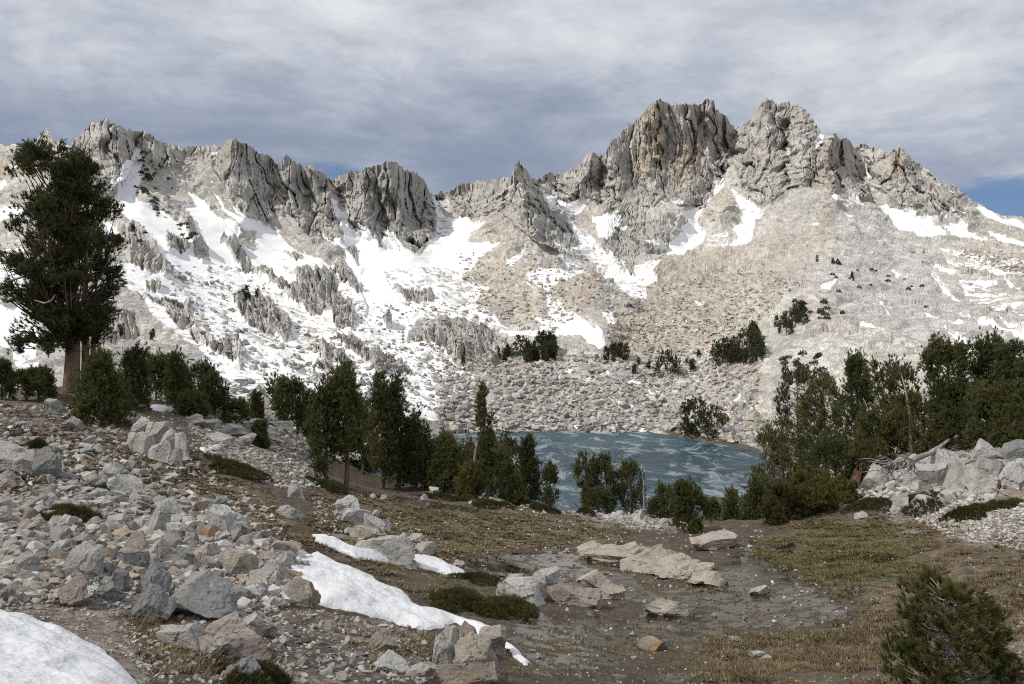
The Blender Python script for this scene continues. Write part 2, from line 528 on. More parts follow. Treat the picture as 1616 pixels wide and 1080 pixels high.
M = {}
M['mountain'] = mat_mountain()
M['ground'] = mat_ground()
GREY = [(0.40, 0.39, 0.37), (0.49, 0.475, 0.445), (0.33, 0.328, 0.32), (0.45, 0.41, 0.36), (0.53, 0.515, 0.485), (0.42, 0.365, 0.32), (0.37, 0.37, 0.365)]
M['rock'] = mat_rock('granite_mixed', GREY)
M['pale'] = mat_rock('granite_pale', [(0.49, 0.475, 0.445)])
M['white'] = mat_rock('granite_white', [(0.53, 0.52, 0.50)])
M['pink'] = mat_rock('granite_pink', [(0.42, 0.355, 0.325)])
M['dark'] = mat_rock('granite_dark', [(0.27, 0.273, 0.278)])
M['tan'] = mat_rock('granite_tan', [(0.47, 0.425, 0.36)])
M['orange'] = mat_rock('granite_iron_stained', [(0.35, 0.30, 0.25)], stain=(0.38, 0.20, 0.085))
M['stones'] = mat_attrcol('stone_litter')
M['talus'] = mat_attrcol('talus_rock', bump=0.3, scale=1.2)
M['needle'] = mat_needles('pine_needles', (0.098, 0.112, 0.048), (0.15, 0.156, 0.062), (0.235, 0.222, 0.09))
M['needle_old'] = mat_needles('old_pine_needles', (0.060, 0.068, 0.032), (0.095, 0.10, 0.044), (0.15, 0.14, 0.06))
M['needle_bright'] = mat_needles('young_pine_needles', (0.115, 0.135, 0.045), (0.175, 0.175, 0.06), (0.28, 0.23, 0.085))
M['needle_far'] = mat_needles('distant_pine_needles', (0.066, 0.074, 0.040), (0.092, 0.10, 0.052), (0.125, 0.13, 0.07))
M['needle_rust'] = mat_needles('rusty_pine_needles', (0.085, 0.07, 0.028), (0.10, 0.085, 0.03), (0.17, 0.11, 0.04))
M['bark'] = mat_bark('pine_bark', (0.10, 0.075, 0.058), (0.20, 0.155, 0.12))
M['bark_big'] = mat_bark('old_pine_bark', (0.13, 0.082, 0.06), (0.29, 0.20, 0.15), (12, 12, 5.0))
M['deadwood'] = mat_bark('weathered_wood', (0.22, 0.20, 0.185), (0.42, 0.39, 0.36))
M['stump'] = mat_bark('rotting_wood', (0.06, 0.04, 0.03), (0.22, 0.14, 0.09))
M['snow'] = mat_snow()
M['water'] = mat_water()
M['heather'] = mat_needles('heather_leaves', (0.060, 0.062, 0.024), (0.098, 0.095, 0.034), (0.165, 0.145, 0.05))
M['grass'] = mat_attrcol('dry_grass_blades', 'rockcol', 0.0, 4.0)

# ================================================================== MOUNTAIN
SKYLINE = [(-300, 268), (-200, 250), (-120, 262), (-60, 240), (0, 228), (14, 227), (26, 229), (40, 231), (56, 224), (62, 213), (67, 206), (73, 203), (78, 210), (84, 220), (96, 226), (105, 229), (112, 229), (118, 217), (125, 216), (132, 210), (138, 201), (143, 192), (149, 197), (156, 192), (163, 187), (168, 188), (176, 194), (185, 195), (200, 205), (215, 206), (225, 206), (235, 213), (250, 220), (268, 228), (285, 231), (300, 231), (320, 231), (345, 230), (355, 229), (360, 220), (370, 218), (378, 222), (385, 228), (395, 231), (404, 236), (412, 244), (424, 247), (432, 252), (440, 258), (448, 250), (453, 246), (462, 252), (470, 257), (480, 265), (488, 260), (494, 265), (500, 270), (510, 275), (518, 282), (530, 281), (540, 275), (558, 271), (568, 271), (576, 268), (590, 262), (606, 256), (614, 253), (621, 254), (630, 260), (640, 269), (655, 273), (665, 280), (672, 290), (680, 305), (690, 306), (700, 304), (712, 303), (718, 296), (730, 291), (750, 287), (775, 284), (795, 283), (803, 280), (808, 273), (814, 258), (819, 254), (823, 260), (830, 270), (838, 280), (846, 286), (856, 279), (864, 275), (876, 274), (892, 273), (900, 270), (908, 262), (918, 255), (926, 247), (933, 238), (938, 240), (946, 247), (950, 248), (956, 240), (964, 222), (970, 220), (978, 214), (985, 203), (995, 196), (1005, 188), (1015, 180), (1025, 168), (1033, 160), (1040, 158), (1050, 163), (1065, 167), (1080, 165), (1095, 166), (1103, 167), (1112, 160), (1121, 158), (1127, 162), (1128, 172), (1135, 177), (1146, 184), (1152, 194), (1160, 203), (1170, 200), (1180, 192), (1188, 182), (1195, 169), (1205, 158), (1212, 157), (1219, 158), (1226, 166), (1236, 163), (1247, 161), (1260, 168), (1275, 179), (1286, 193), (1293, 200), (1294, 207), (1302, 214), (1310, 209), (1320, 212), (1328, 219), (1333, 217), (1338, 219), (1347, 232), (1352, 233), (1360, 228), (1375, 231), (1395, 239), (1408, 241), (1412, 234), (1418, 231), (1430, 238), (1440, 252), (1455, 262), (1470, 273), (1480, 284), (1500, 290), (1513, 295), (1515, 303), (1530, 312), (1550, 324), (1570, 335), (1590, 342), (1616, 345), (1680, 362), (1760, 385), (1900, 420)]
DEPTH = [(-250, 700, 88), (0, 690, 95), (200, 690, 100), (430, 710, 118), (600, 730, 143), (690, 695, 181), (690, 740, 182), (800, 688, 191), (800, 740, 186), (950, 687, 191), (950, 740, 186), (1050, 687, 190), (1050, 740, 183), (1100, 696, 178), (1100, 740, 170), (1150, 705, 168.5), (1150, 745, 160), (1190, 714, 160), (1213, 730, 147), (1190, 760, 146), (1240, 760, 122), (1300, 740, 115), (1450, 730, 100), (1616, 720, 90), (1850, 720, 85),
         (-250, 620, 118), (0, 620, 130), (200, 620, 140), (430, 620, 165), (600, 640, 185), (750, 640, 213), (900, 630, 223), (1050, 630, 223), (1150, 640, 206), (1250, 640, 180), (1400, 640, 150), (1616, 640, 130), (1850, 640, 120),
         (-250, 550, 150), (0, 550, 165), (200, 550, 185), (430, 550, 235), (600, 560, 250), (750, 560, 275), (850, 555, 270), (1000, 555, 270), (1150, 570, 240), (1250, 560, 220), (1400, 570, 190), (1616, 560, 180), (1850, 560, 170),
         (-250, 460, 220), (0, 460, 230), (200, 460, 250), (430, 460, 330), (600, 470, 345), (750, 470, 385), (930, 470, 362), (1050, 460, 390), (1200, 450, 365), (1300, 440, 335), (1450, 470, 300), (1616, 460, 310), (1850, 460, 300),
         (-250, 380, 300), (0, 380, 310), (200, 380, 325), (330, 380, 390), (430, 400, 420), (560, 400, 455), (680, 390, 495), (740, 380, 520), (830, 400, 470), (900, 400, 500), (960, 380, 540), (1040, 400, 495), (1100, 390, 530), (1200, 380, 505), (1300, 380, 430), (1400, 390, 445), (1500, 400, 440), (1616, 400, 440), (1850, 430, 400),
         (-250, 310, 390), (60, 290, 405), (150, 290, 420), (215, 300, 425), (300, 300, 475), (370, 310, 470), (450, 340, 490), (560, 370, 488), (620, 380, 495), (680, 385, 506), (700, 350, 575), (760, 330, 605), (820, 330, 530), (880, 330, 590), (940, 330, 615), (1040, 330, 605), (1060, 350, 565), (1130, 300, 645), (1140, 350, 580), (1200, 320, 595), (1270, 330, 530), (1300, 300, 560), (1360, 320, 565), (1450, 330, 565), (1540, 360, 540), (1616, 370, 525),
         (-250, 262, 480), (0, 228, 480), (70, 205, 470), (160, 190, 462), (225, 208, 485), (320, 231, 530), (370, 218, 500), (450, 248, 525), (500, 270, 535), (540, 275, 545), (610, 255, 535), (665, 280, 530), (690, 306, 670), (750, 287, 660), (819, 255, 555), (790, 300, 600), (770, 320, 620), (866, 300, 620), (846, 286, 625), (880, 274, 665), (935, 238, 665), (950, 250, 665), (1038, 158, 690), (1120, 158, 695), (1160, 203, 715), (1210, 157, 700), (1250, 162, 695), (1305, 210, 640), (1330, 218, 635), (1350, 232, 680), (1418, 231, 650), (1510, 292, 615), (1616, 345, 575), (1850, 405, 520)]
_dp = np.array(DEPTH, float)
DEPTH_F = RBF(_dp[:, :2], np.log(_dp[:, 2]), 200.0, 2e-4)
_sk = np.array(SKYLINE, float)


def depth_at(px, py):
    return np.exp(DEPTH_F(np.stack([np.asarray(px, float), np.asarray(py, float)], -1)))


# snow fields and bare rock, traced on the mountain: (outline, cover)
SNOW = [
    ([(521, 316), (535, 325), (551, 347), (545, 357), (560, 372), (570, 374), (564, 348), (576, 362), (590, 383), (603, 381), (611, 360), (622, 370), (641, 396), (664, 400), (684, 385), (688, 362), (690, 345), (683, 315), (681, 306), (690, 318), (697, 335), (707, 345), (730, 347), (748, 355), (770, 353), (745, 366), (737, 382), (792, 385), (770, 402), (740, 422), (690, 432), (620, 432), (560, 430), (545, 422), (545, 395), (530, 390), (510, 375), (508, 368), (518, 380), (538, 385), (543, 370), (530, 345)], 1),
    ([(404, 347), (436, 363), (445, 380), (470, 400), (510, 412), (524, 425), (460, 428), (404, 405)], .95),
    ([(404, 420), (575, 420), (740, 420), (720, 436), (780, 455), (740, 480), (808, 515), (760, 512), (700, 505), (650, 505), (640, 540), (690, 555), (740, 590), (755, 605), (740, 630), (690, 655), (640, 660), (600, 650), (560, 640), (500, 640), (440, 650), (404, 640)], .78),
    ([(575, 425), (600, 425), (625, 470), (660, 500), (640, 530), (600, 525), (575, 510), (580, 480), (560, 450)], 1),
    ([(640, 425), (720, 425), (760, 452), (740, 480), (690, 480), (650, 460)], .62),
    ([(600, 600), (660, 590), (720, 600), (690, 640), (640, 640)], .85), ([(290, 545), (340, 560), (420, 590), (440, 620), (480, 650), (600, 660), (700, 665), (690, 650), (600, 640), (480, 600), (404, 570)], .8),
    ([(185, 420), (375, 410), (404, 440), (404, 640), (430, 650), (420, 665), (390, 655), (350, 610), (300, 550), (262, 525), (240, 505), (225, 470), (185, 450)], .84),
    ([(215, 232), (221, 236), (227, 244), (222, 260), (225, 280), (217, 297), (211, 310), (217, 322), (250, 330), (270, 347), (295, 370), (300, 392), (320, 415), (330, 430), (290, 428), (265, 418), (246, 392), (225, 370), (200, 347), (170, 335), (166, 327), (185, 310), (187, 295), (172, 292), (180, 285), (192, 272), (195, 257), (205, 252), (210, 240)], 1),
    ([(296, 301), (310, 310), (325, 322), (335, 340), (350, 350), (360, 347), (375, 357), (380, 370), (370, 382), (350, 370), (347, 382), (360, 397), (372, 420), (335, 425), (330, 405), (320, 385), (308, 360), (295, 340), (287, 325), (305, 322)], 1),
    ([(337, 306), (347, 310), (355, 325), (370, 340), (385, 352), (366, 319), (378, 328), (390, 345), (404, 350), (436, 368), (404, 366), (385, 362), (365, 347), (350, 330)], 1),
    ([(382, 387), (404, 396), (440, 410), (462, 445), (431, 440), (404, 425)], 1),
    ([(160, 352), (175, 360), (187, 370), (184, 380), (175, 375), (165, 362)], 1), ([(217, 405), (230, 405), (240, 418), (225, 422)], 1),
    ([(97, 227), (112, 230), (108, 234), (99, 232)], 1), ([(8, 270), (30, 262), (32, 268), (15, 273)], 1), ([(0, 292), (10, 289), (14, 298), (4, 306), (-20, 302)], 1), ([(-20, 335), (20, 325), (40, 336), (36, 347), (-20, 354)], 1), ([(142, 254), (156, 255), (152, 259), (143, 258)], 1), ([(139, 272), (148, 269), (144, 279)], 1), ([(270, 231), (276, 230), (275, 237), (271, 236)], 1), ([(279, 231), (290, 235), (287, 238), (282, 237)], 1), ([(327, 240), (347, 240), (340, 245), (333, 245)], 1), ([(285, 284), (295, 288), (292, 291)], 1), ([(334, 292), (341, 294), (338, 298)], 1),
    ([(-40, 400), (30, 395), (60, 420), (50, 470), (0, 470), (-40, 460)], .6), ([(-40, 480), (0, 483), (30, 490), (62, 520), (55, 570), (0, 550), (-40, 560)], 1), ([(20, 560), (60, 575), (62, 605), (30, 600)], .8),
    ([(853, 301), (865, 310), (883, 320), (913, 322), (933, 314), (918, 335), (900, 340), (890, 336), (865, 331)], 1), ([(893, 342), (918, 365), (948, 392), (978, 410), (995, 422), (948, 424), (925, 405), (908, 375)], .85), ([(933, 339), (948, 340), (975, 335), (982, 350), (970, 365), (960, 380), (943, 379), (944, 367), (935, 350)], 1), ([(978, 362), (993, 355), (985, 366)], 1),
    ([(1038, 314), (1050, 321), (1075, 317), (1079, 328), (1048, 326)], 1),
    ([(1123, 285), (1143, 283), (1144, 294), (1128, 310), (1109, 332), (1100, 350), (1098, 362), (1114, 370), (1108, 390), (1078, 409), (1050, 407), (1055, 391), (1011, 386), (1038, 379), (1058, 385), (1073, 370), (1078, 365), (1070, 350), (1058, 345), (1083, 340), (1105, 330), (1125, 305), (1130, 292)], 1),
    ([(1154, 295), (1168, 305), (1193, 322), (1206, 336), (1194, 350), (1186, 385), (1168, 392), (1148, 391), (1163, 380), (1160, 367), (1148, 362), (1168, 352), (1173, 337), (1163, 320)], .95), ([(1115, 375), (1150, 372), (1150, 390), (1110, 395)], .5),
    ([(1101, 221), (1106, 223), (1119, 235), (1115, 237)], 1), ([(1138, 231), (1148, 245), (1143, 251), (1137, 238)], 1), ([(1137, 257), (1141, 267), (1136, 275), (1134, 268)], 1), ([(1145, 221), (1152, 223), (1147, 227)], 1), ([(1050, 180), (1062, 180), (1058, 184), (1050, 184)], 1), ([(1242, 232), (1250, 243), (1247, 248), (1241, 247)], 1), ([(1293, 212), (1300, 215), (1297, 224), (1290, 236), (1286, 234), (1294, 222)], 1),
    ([(808, 400), (829, 389), (824, 405), (808, 417), (795, 412)], .9), ([(873, 382), (898, 395), (915, 387), (928, 415), (893, 422)], .62),
    ([(813, 447), (835, 447), (855, 465), (870, 467), (868, 485), (883, 472), (890, 492), (908, 497), (925, 512), (950, 527), (955, 545), (945, 550), (930, 540), (918, 527), (890, 525), (858, 530), (780, 518), (850, 516), (855, 510), (838, 495), (865, 502), (863, 470), (835, 452)], 1),
    ([(833, 425), (858, 427), (913, 420), (923, 425), (890, 440), (863, 465), (838, 447), (830, 435)], .8), ([(940, 420), (1048, 418), (1028, 435), (1038, 452), (1018, 462), (1020, 477), (998, 477), (968, 457), (968, 447), (948, 427)], .82),
    ([(948, 495), (965, 494), (971, 515), (960, 518)], 1), ([(1095, 475), (1120, 473), (1126, 481), (1103, 481)], 1), ([(1077, 506), (1088, 504), (1085, 521)], 1), ([(889, 583), (905, 584), (900, 591)], 1), ([(890, 607), (900, 605), (898, 617), (913, 627), (892, 626)], 1), ([(948, 584), (973, 586), (958, 592)], 1), ([(975, 605), (993, 595), (1015, 606), (990, 608)], 1), ([(1023, 611), (1048, 611), (1040, 620), (1050, 628), (1038, 635), (1028, 620)], 1), ([(973, 634), (1007, 640), (990, 645)], 1), ([(1145, 642), (1175, 621), (1163, 635), (1155, 645), (1150, 658), (1139, 660), (1140, 642)], 1), ([(955, 675), (1030, 676), (1020, 681), (960, 680)], 1), ([(903, 671), (917, 671), (912, 679)], 1), ([(962, 569), (979, 569), (970, 576)], 1), ([(996, 580), (1034, 569), (1034, 575), (1003, 583)], .8), ([(1030, 515), (1045, 520), (1040, 525)], .8),
    ([(1400, 316), (1412, 330), (1432, 341), (1437, 332), (1452, 346), (1467, 342), (1472, 357), (1503, 378), (1477, 381), (1452, 376), (1412, 358), (1396, 340), (1386, 326)], 1), ([(1472, 332), (1492, 350), (1512, 351), (1527, 367), (1560, 387), (1527, 381), (1499, 373), (1484, 361), (1494, 357)], 1), ([(1535, 326), (1547, 324), (1567, 335), (1582, 347), (1602, 345), (1630, 364), (1587, 353), (1560, 344)], 1), ([(1557, 364), (1574, 369), (1602, 381), (1630, 387), (1597, 391), (1584, 395), (1567, 381)], 1), ([(1310, 304), (1322, 306), (1337, 315), (1349, 303), (1368, 336), (1347, 321), (1334, 331)], .85), ([(1327, 337), (1347, 342), (1342, 347)], 1), ([(1366, 267), (1372, 279), (1376, 282), (1368, 282)], 1), ([(1417, 286), (1423, 294), (1418, 293)], 1), ([(1436, 295), (1453, 301), (1445, 303)], 1), ([(1495, 298), (1509, 305), (1500, 304)], 1), ([(1494, 332), (1520, 335), (1520, 342), (1505, 341)], 1), ([(1355, 357), (1388, 362), (1380, 365)], 1), ([(1281, 350), (1294, 351), (1290, 356)], 1),
    ([(1405, 429), (1424, 439), (1414, 442)], 1), ([(1462, 440), (1519, 472), (1515, 474), (1468, 449)], 1), ([(1519, 456), (1567, 471), (1537, 472)], 1), ([(1456, 496), (1487, 506), (1524, 519), (1512, 522), (1477, 512)], 1), ([(1502, 485), (1544, 511), (1574, 521), (1640, 537), (1640, 552), (1574, 538), (1537, 516)], 1), ([(1488, 524), (1532, 549), (1538, 568), (1522, 561), (1502, 543)], 1), ([(1346, 516), (1367, 519), (1405, 535), (1387, 532)], 1), ([(1460, 426), (1522, 441), (1487, 437)], 1), ([(1500, 421), (1537, 429), (1524, 432)], 1), ([(1512, 418), (1540, 418), (1537, 427), (1524, 426)], 1), ([(1572, 429), (1616, 466), (1592, 452)], 1), ([(1584, 475), (1630, 482), (1602, 483)], 1), ([(1588, 495), (1630, 501), (1602, 503)], 1), ([(1566, 506), (1597, 519), (1630, 516), (1630, 523), (1592, 523)], 1), ([(1515, 446), (1544, 444), (1579, 449), (1554, 453)], 1), ([(1294, 459), (1320, 455), (1310, 466), (1296, 463)], 1), ([(1380, 477), (1396, 480), (1390, 482)], 1), ([(1392, 488), (1408, 497), (1404, 497)], 1), ([(1480, 395), (1620, 420), (1620, 440), (1560, 440), (1500, 415)], .5), ([(1500, 440), (1620, 470), (1620, 500), (1540, 480)], .42),
]
BARE = [
    [(213, 464), (255, 470), (300, 480), (308, 520), (285, 525), (265, 500), (240, 480)], [(166, 490), (215, 495), (225, 525), (190, 560), (166, 560)], [(298, 525), (325, 530), (340, 555), (335, 562), (305, 540)], [(340, 545), (375, 530), (388, 565), (378, 580), (345, 570)], [(228, 445), (250, 445), (252, 460), (230, 460)], [(250, 418), (272, 428), (270, 440), (252, 435)], [(366, 468), (404, 470), (429, 485), (441, 497), (461, 520), (454, 542), (424, 530), (404, 520), (390, 515), (370, 495)],
    [(464, 430), (524, 425), (529, 450), (554, 480), (566, 505), (554, 522), (529, 517), (524, 502), (491, 497), (454, 475), (409, 435), (466, 457)], [(524, 418), (544, 418), (574, 462), (566, 466), (529, 435)], [(486, 545), (526, 552), (541, 570), (539, 582), (514, 570), (489, 555)], [(495, 572), (518, 572), (520, 583), (500, 583)], [(521, 527), (551, 532), (579, 552), (604, 570), (619, 585), (594, 590), (574, 570), (544, 552)], [(621, 455), (679, 457), (689, 475), (654, 477), (629, 467)], [(650, 540), (690, 512), (760, 512), (808, 540), (808, 562), (770, 580), (740, 585), (690, 555)],
    [(430, 390), (445, 400), (470, 402), (482, 411), (455, 409)], [(540, 395), (562, 395), (567, 421), (550, 406)], [(602, 502), (616, 500), (618, 515), (606, 518)], [(255, 380), (280, 376), (300, 396), (285, 402), (262, 396)], [(280, 345), (300, 350), (322, 380), (330, 400), (300, 395), (292, 372)],
    [(350, 385), (372, 380), (404, 420), (430, 446), (400, 440), (370, 415)], [(200, 360), (225, 372), (246, 400), (262, 425), (235, 430), (205, 420)], [(440, 575), (475, 582), (500, 596), (450, 590)], [(575, 560), (630, 575), (660, 592), (600, 582)],
    [(985, 415), (1000, 418), (1000, 440), (985, 430)], [(1060, 346), (1080, 348), (1085, 356), (1068, 358)],
]
TANS = [  # warm, iron-tinted rubble and faces
    ([(1020, 175), (1040, 165), (1048, 200), (1046, 250), (1030, 245), (1012, 230)], .9), ([(990, 240), (1100, 225), (1110, 260), (1080, 290), (1000, 262)], .55), ([(1060, 165), (1115, 165), (1110, 195), (1060, 190)], .45), ([(1030, 255), (1110, 250), (1110, 290), (1000, 280)], .35), ([(915, 315), (945, 330), (945, 365), (920, 355)], .5), ([(1140, 290), (1170, 340), (1160, 360), (1110, 370), (1100, 355)], .35),
    ([(760, 360), (800, 330), (830, 400), (850, 420), (808, 470), (760, 400)], .45), ([(735, 425), (830, 430), (850, 500), (800, 500), (740, 480)], .6), ([(860, 440), (910, 440), (900, 490), (880, 475)], .7), ([(1000, 440), (1060, 410), (1200, 400), (1260, 410), (1230, 470), (1200, 520), (1100, 560), (980, 555), (945, 520), (1020, 480)], .65), ([(1180, 380), (1310, 360), (1320, 410), (1240, 420), (1180, 470), (1150, 450)], .4), ([(640, 540), (700, 555), (760, 590), (820, 560), (860, 600), (760, 620), (700, 590)], .6), ([(1120, 530), (1200, 560), (1210, 620), (1150, 600), (1090, 570)], .4), ([(-20, 262), (45, 250), (50, 275), (-20, 295)], .7), ([(1300, 330), (1312, 330), (1290, 400), (1270, 400)], .6), ([(810, 610), (850, 615), (830, 640), (800, 640)], .5), ([(1480, 395), (1616, 405), (1616, 440), (1500, 420)], .4), ([(1480, 350), (1616, 350), (1616, 400), (1540, 395)], .35), ([(1330, 210), (1346, 230), (1340, 260), (1310, 300), (1295, 290), (1305, 230)], .4), ([(1400, 240), (1430, 240), (1425, 285), (1400, 280)], .5)]
DARKS = [([(560, 262), (625, 255), (660, 275), (690, 360), (640, 395), (580, 360), (560, 300)], .75), ([(440, 255), (520, 285), (540, 360), (500, 380), (440, 330), (410, 250)], .55), ([(480, 420), (530, 430), (560, 500), (530, 510), (470, 470)], .5), ([(860, 330), (905, 370), (890, 385), (840, 370)], .4), ([(905, 430), (960, 445), (970, 490), (910, 485)], .45), ([(960, 345), (1060, 340), (1060, 385), (970, 400)], .35), ([(1300, 215), (1345, 260), (1360, 300), (1310, 295)], .4), ([(700, 300), (800, 285), (800, 340), (730, 350)], .3)]  # darker rock areas; shade of the right-facing cliffs is painted in here
GREENS = [([(1040, 680), (1100, 672), (1130, 690), (1200, 710), (1215, 735), (1200, 725), (1130, 702), (1060, 690)], 1), ([(690, 678), (860, 680), (860, 686), (690, 690)], .6), ([(1195, 690), (1260, 690), (1260, 780), (1210, 760), (1216, 735)], .9)]
SLABS = [([(1290, 400), (1440, 400), (1500, 470), (1616, 560), (1500, 560), (1400, 520), (1300, 470)], 1), ([(1340, 330), (1420, 370), (1480, 400), (1400, 410), (1310, 380)], 1)]


CLIFFS = [[(955, 228), (1035, 158), (1150, 178), (1160, 206), (1142, 285), (1105, 335), (1060, 325), (1000, 348), (940, 332), (943, 258)], [(1163, 205), (1210, 156), (1262, 168), (1302, 212), (1295, 300), (1250, 300), (1205, 325), (1178, 312), (1162, 270)],
          [(1300, 210), (1350, 233), (1372, 318), (1335, 312), (1302, 295)], [(1355, 230), (1420, 232), (1482, 288), (1530, 335), (1475, 348), (1412, 322), (1372, 275)], [(858, 276), (892, 272), (935, 238), (948, 318), (905, 314), (862, 302)], [(700, 303), (803, 281), (800, 345), (722, 348)], [(819, 252), (850, 298), (908, 368), (892, 402), (842, 392), (800, 340), (805, 280)], [(960, 345), (1058, 350), (1055, 388), (975, 425), (955, 385)], [(118, 214), (160, 187), (222, 208), (200, 288), (150, 332), (120, 292)], [(350, 228), (404, 236), (434, 300), (424, 352), (372, 312), (340, 272)], [(430, 250), (520, 283), (546, 380), (505, 384), (450, 342), (420, 292)], [(543, 273), (615, 253), (668, 280), (690, 370), (652, 400), (600, 388), (552, 352)]]
CRESTS = [  # spurs (+) and gullies (-) traced on the faces: line, metres, half width
    ([(160, 190), (190, 250), (185, 300)], 12, 22), ([(220, 230), (205, 300), (170, 335)], -14, 20), ([(120, 230), (140, 300)], 8, 16), ([(372, 220), (350, 290), (385, 340)], 14, 22), ([(250, 240), (300, 300)], 6, 20),
    ([(412, 246), (420, 320)], -8, 12), ([(455, 250), (450, 300), (480, 360)], 12, 18), ([(432, 255), (436, 330)], -8, 10), ([(495, 268), (520, 340), (540, 380)], 12, 14), ([(518, 285), (545, 350), (570, 375)], -16, 14),
    ([(575, 270), (570, 340), (590, 380)], 8, 12), ([(614, 256), (630, 330), (650, 395)], 14, 18), ([(592, 270), (610, 370)], -8, 8), ([(655, 280), (680, 360)], 8, 12), ([(692, 308), (695, 370)], -16, 12),
    ([(819, 256), (820, 300), (826, 345), (850, 385), (885, 400)], 34, 34), ([(819, 256), (800, 310), (785, 360), (800, 400)], 22, 24), ([(760, 290), (745, 330)], -6, 30), ([(850, 290), (890, 335), (920, 370)], -16, 18),
    ([(935, 240), (915, 290), (900, 312)], 16, 16), ([(950, 250), (945, 320)], -14, 10), ([(978, 215), (965, 300), (960, 340)], 8, 16), ([(1036, 160), (1030, 220), (1028, 300)], 14, 18), ([(1050, 175), (1048, 260)], -9, 9), ([(1075, 200), (1085, 300)], 8, 14), ([(1121, 160), (1120, 230), (1128, 270)], 10, 14), ([(1100, 175), (1108, 250)], -6, 10), ([(1000, 330), (1000, 350)], 6, 20),
    ([(1160, 204), (1145, 260), (1135, 290), (1105, 335)], -22, 18), ([(1160, 300), (1185, 345)], -12, 16), ([(1148, 300), (1135, 360)], 14, 20), ([(1045, 345), (1020, 400)], 18, 32), ([(1000, 350), (985, 370)], -10, 14), ([(1185, 195), (1170, 260), (1180, 310)], 14, 18), ([(1212, 158), (1205, 240), (1215, 320)], 16, 20), ([(1240, 200), (1242, 300)], -10, 10), ([(1262, 170), (1270, 260)], 12, 18), ([(1292, 215), (1280, 290)], -8, 12),
    ([(1312, 212), (1306, 260), (1320, 310)], 20, 16), ([(1334, 218), (1350, 300)], 10, 12), ([(1352, 235), (1375, 310), (1400, 340)], -18, 14), ([(1418, 232), (1412, 290), (1440, 340)], 16, 22), ([(1480, 285), (1480, 350)], 8, 18), ([(1455, 262), (1455, 330)], -6, 10),
    ([(930, 432), (940, 455), (945, 490)], 16, 42), ([(500, 425), (530, 470), (550, 515)], 9, 34), ([(840, 440), (850, 500)], 9, 30), ([(1310, 400), (1300, 480)], 8, 50)]


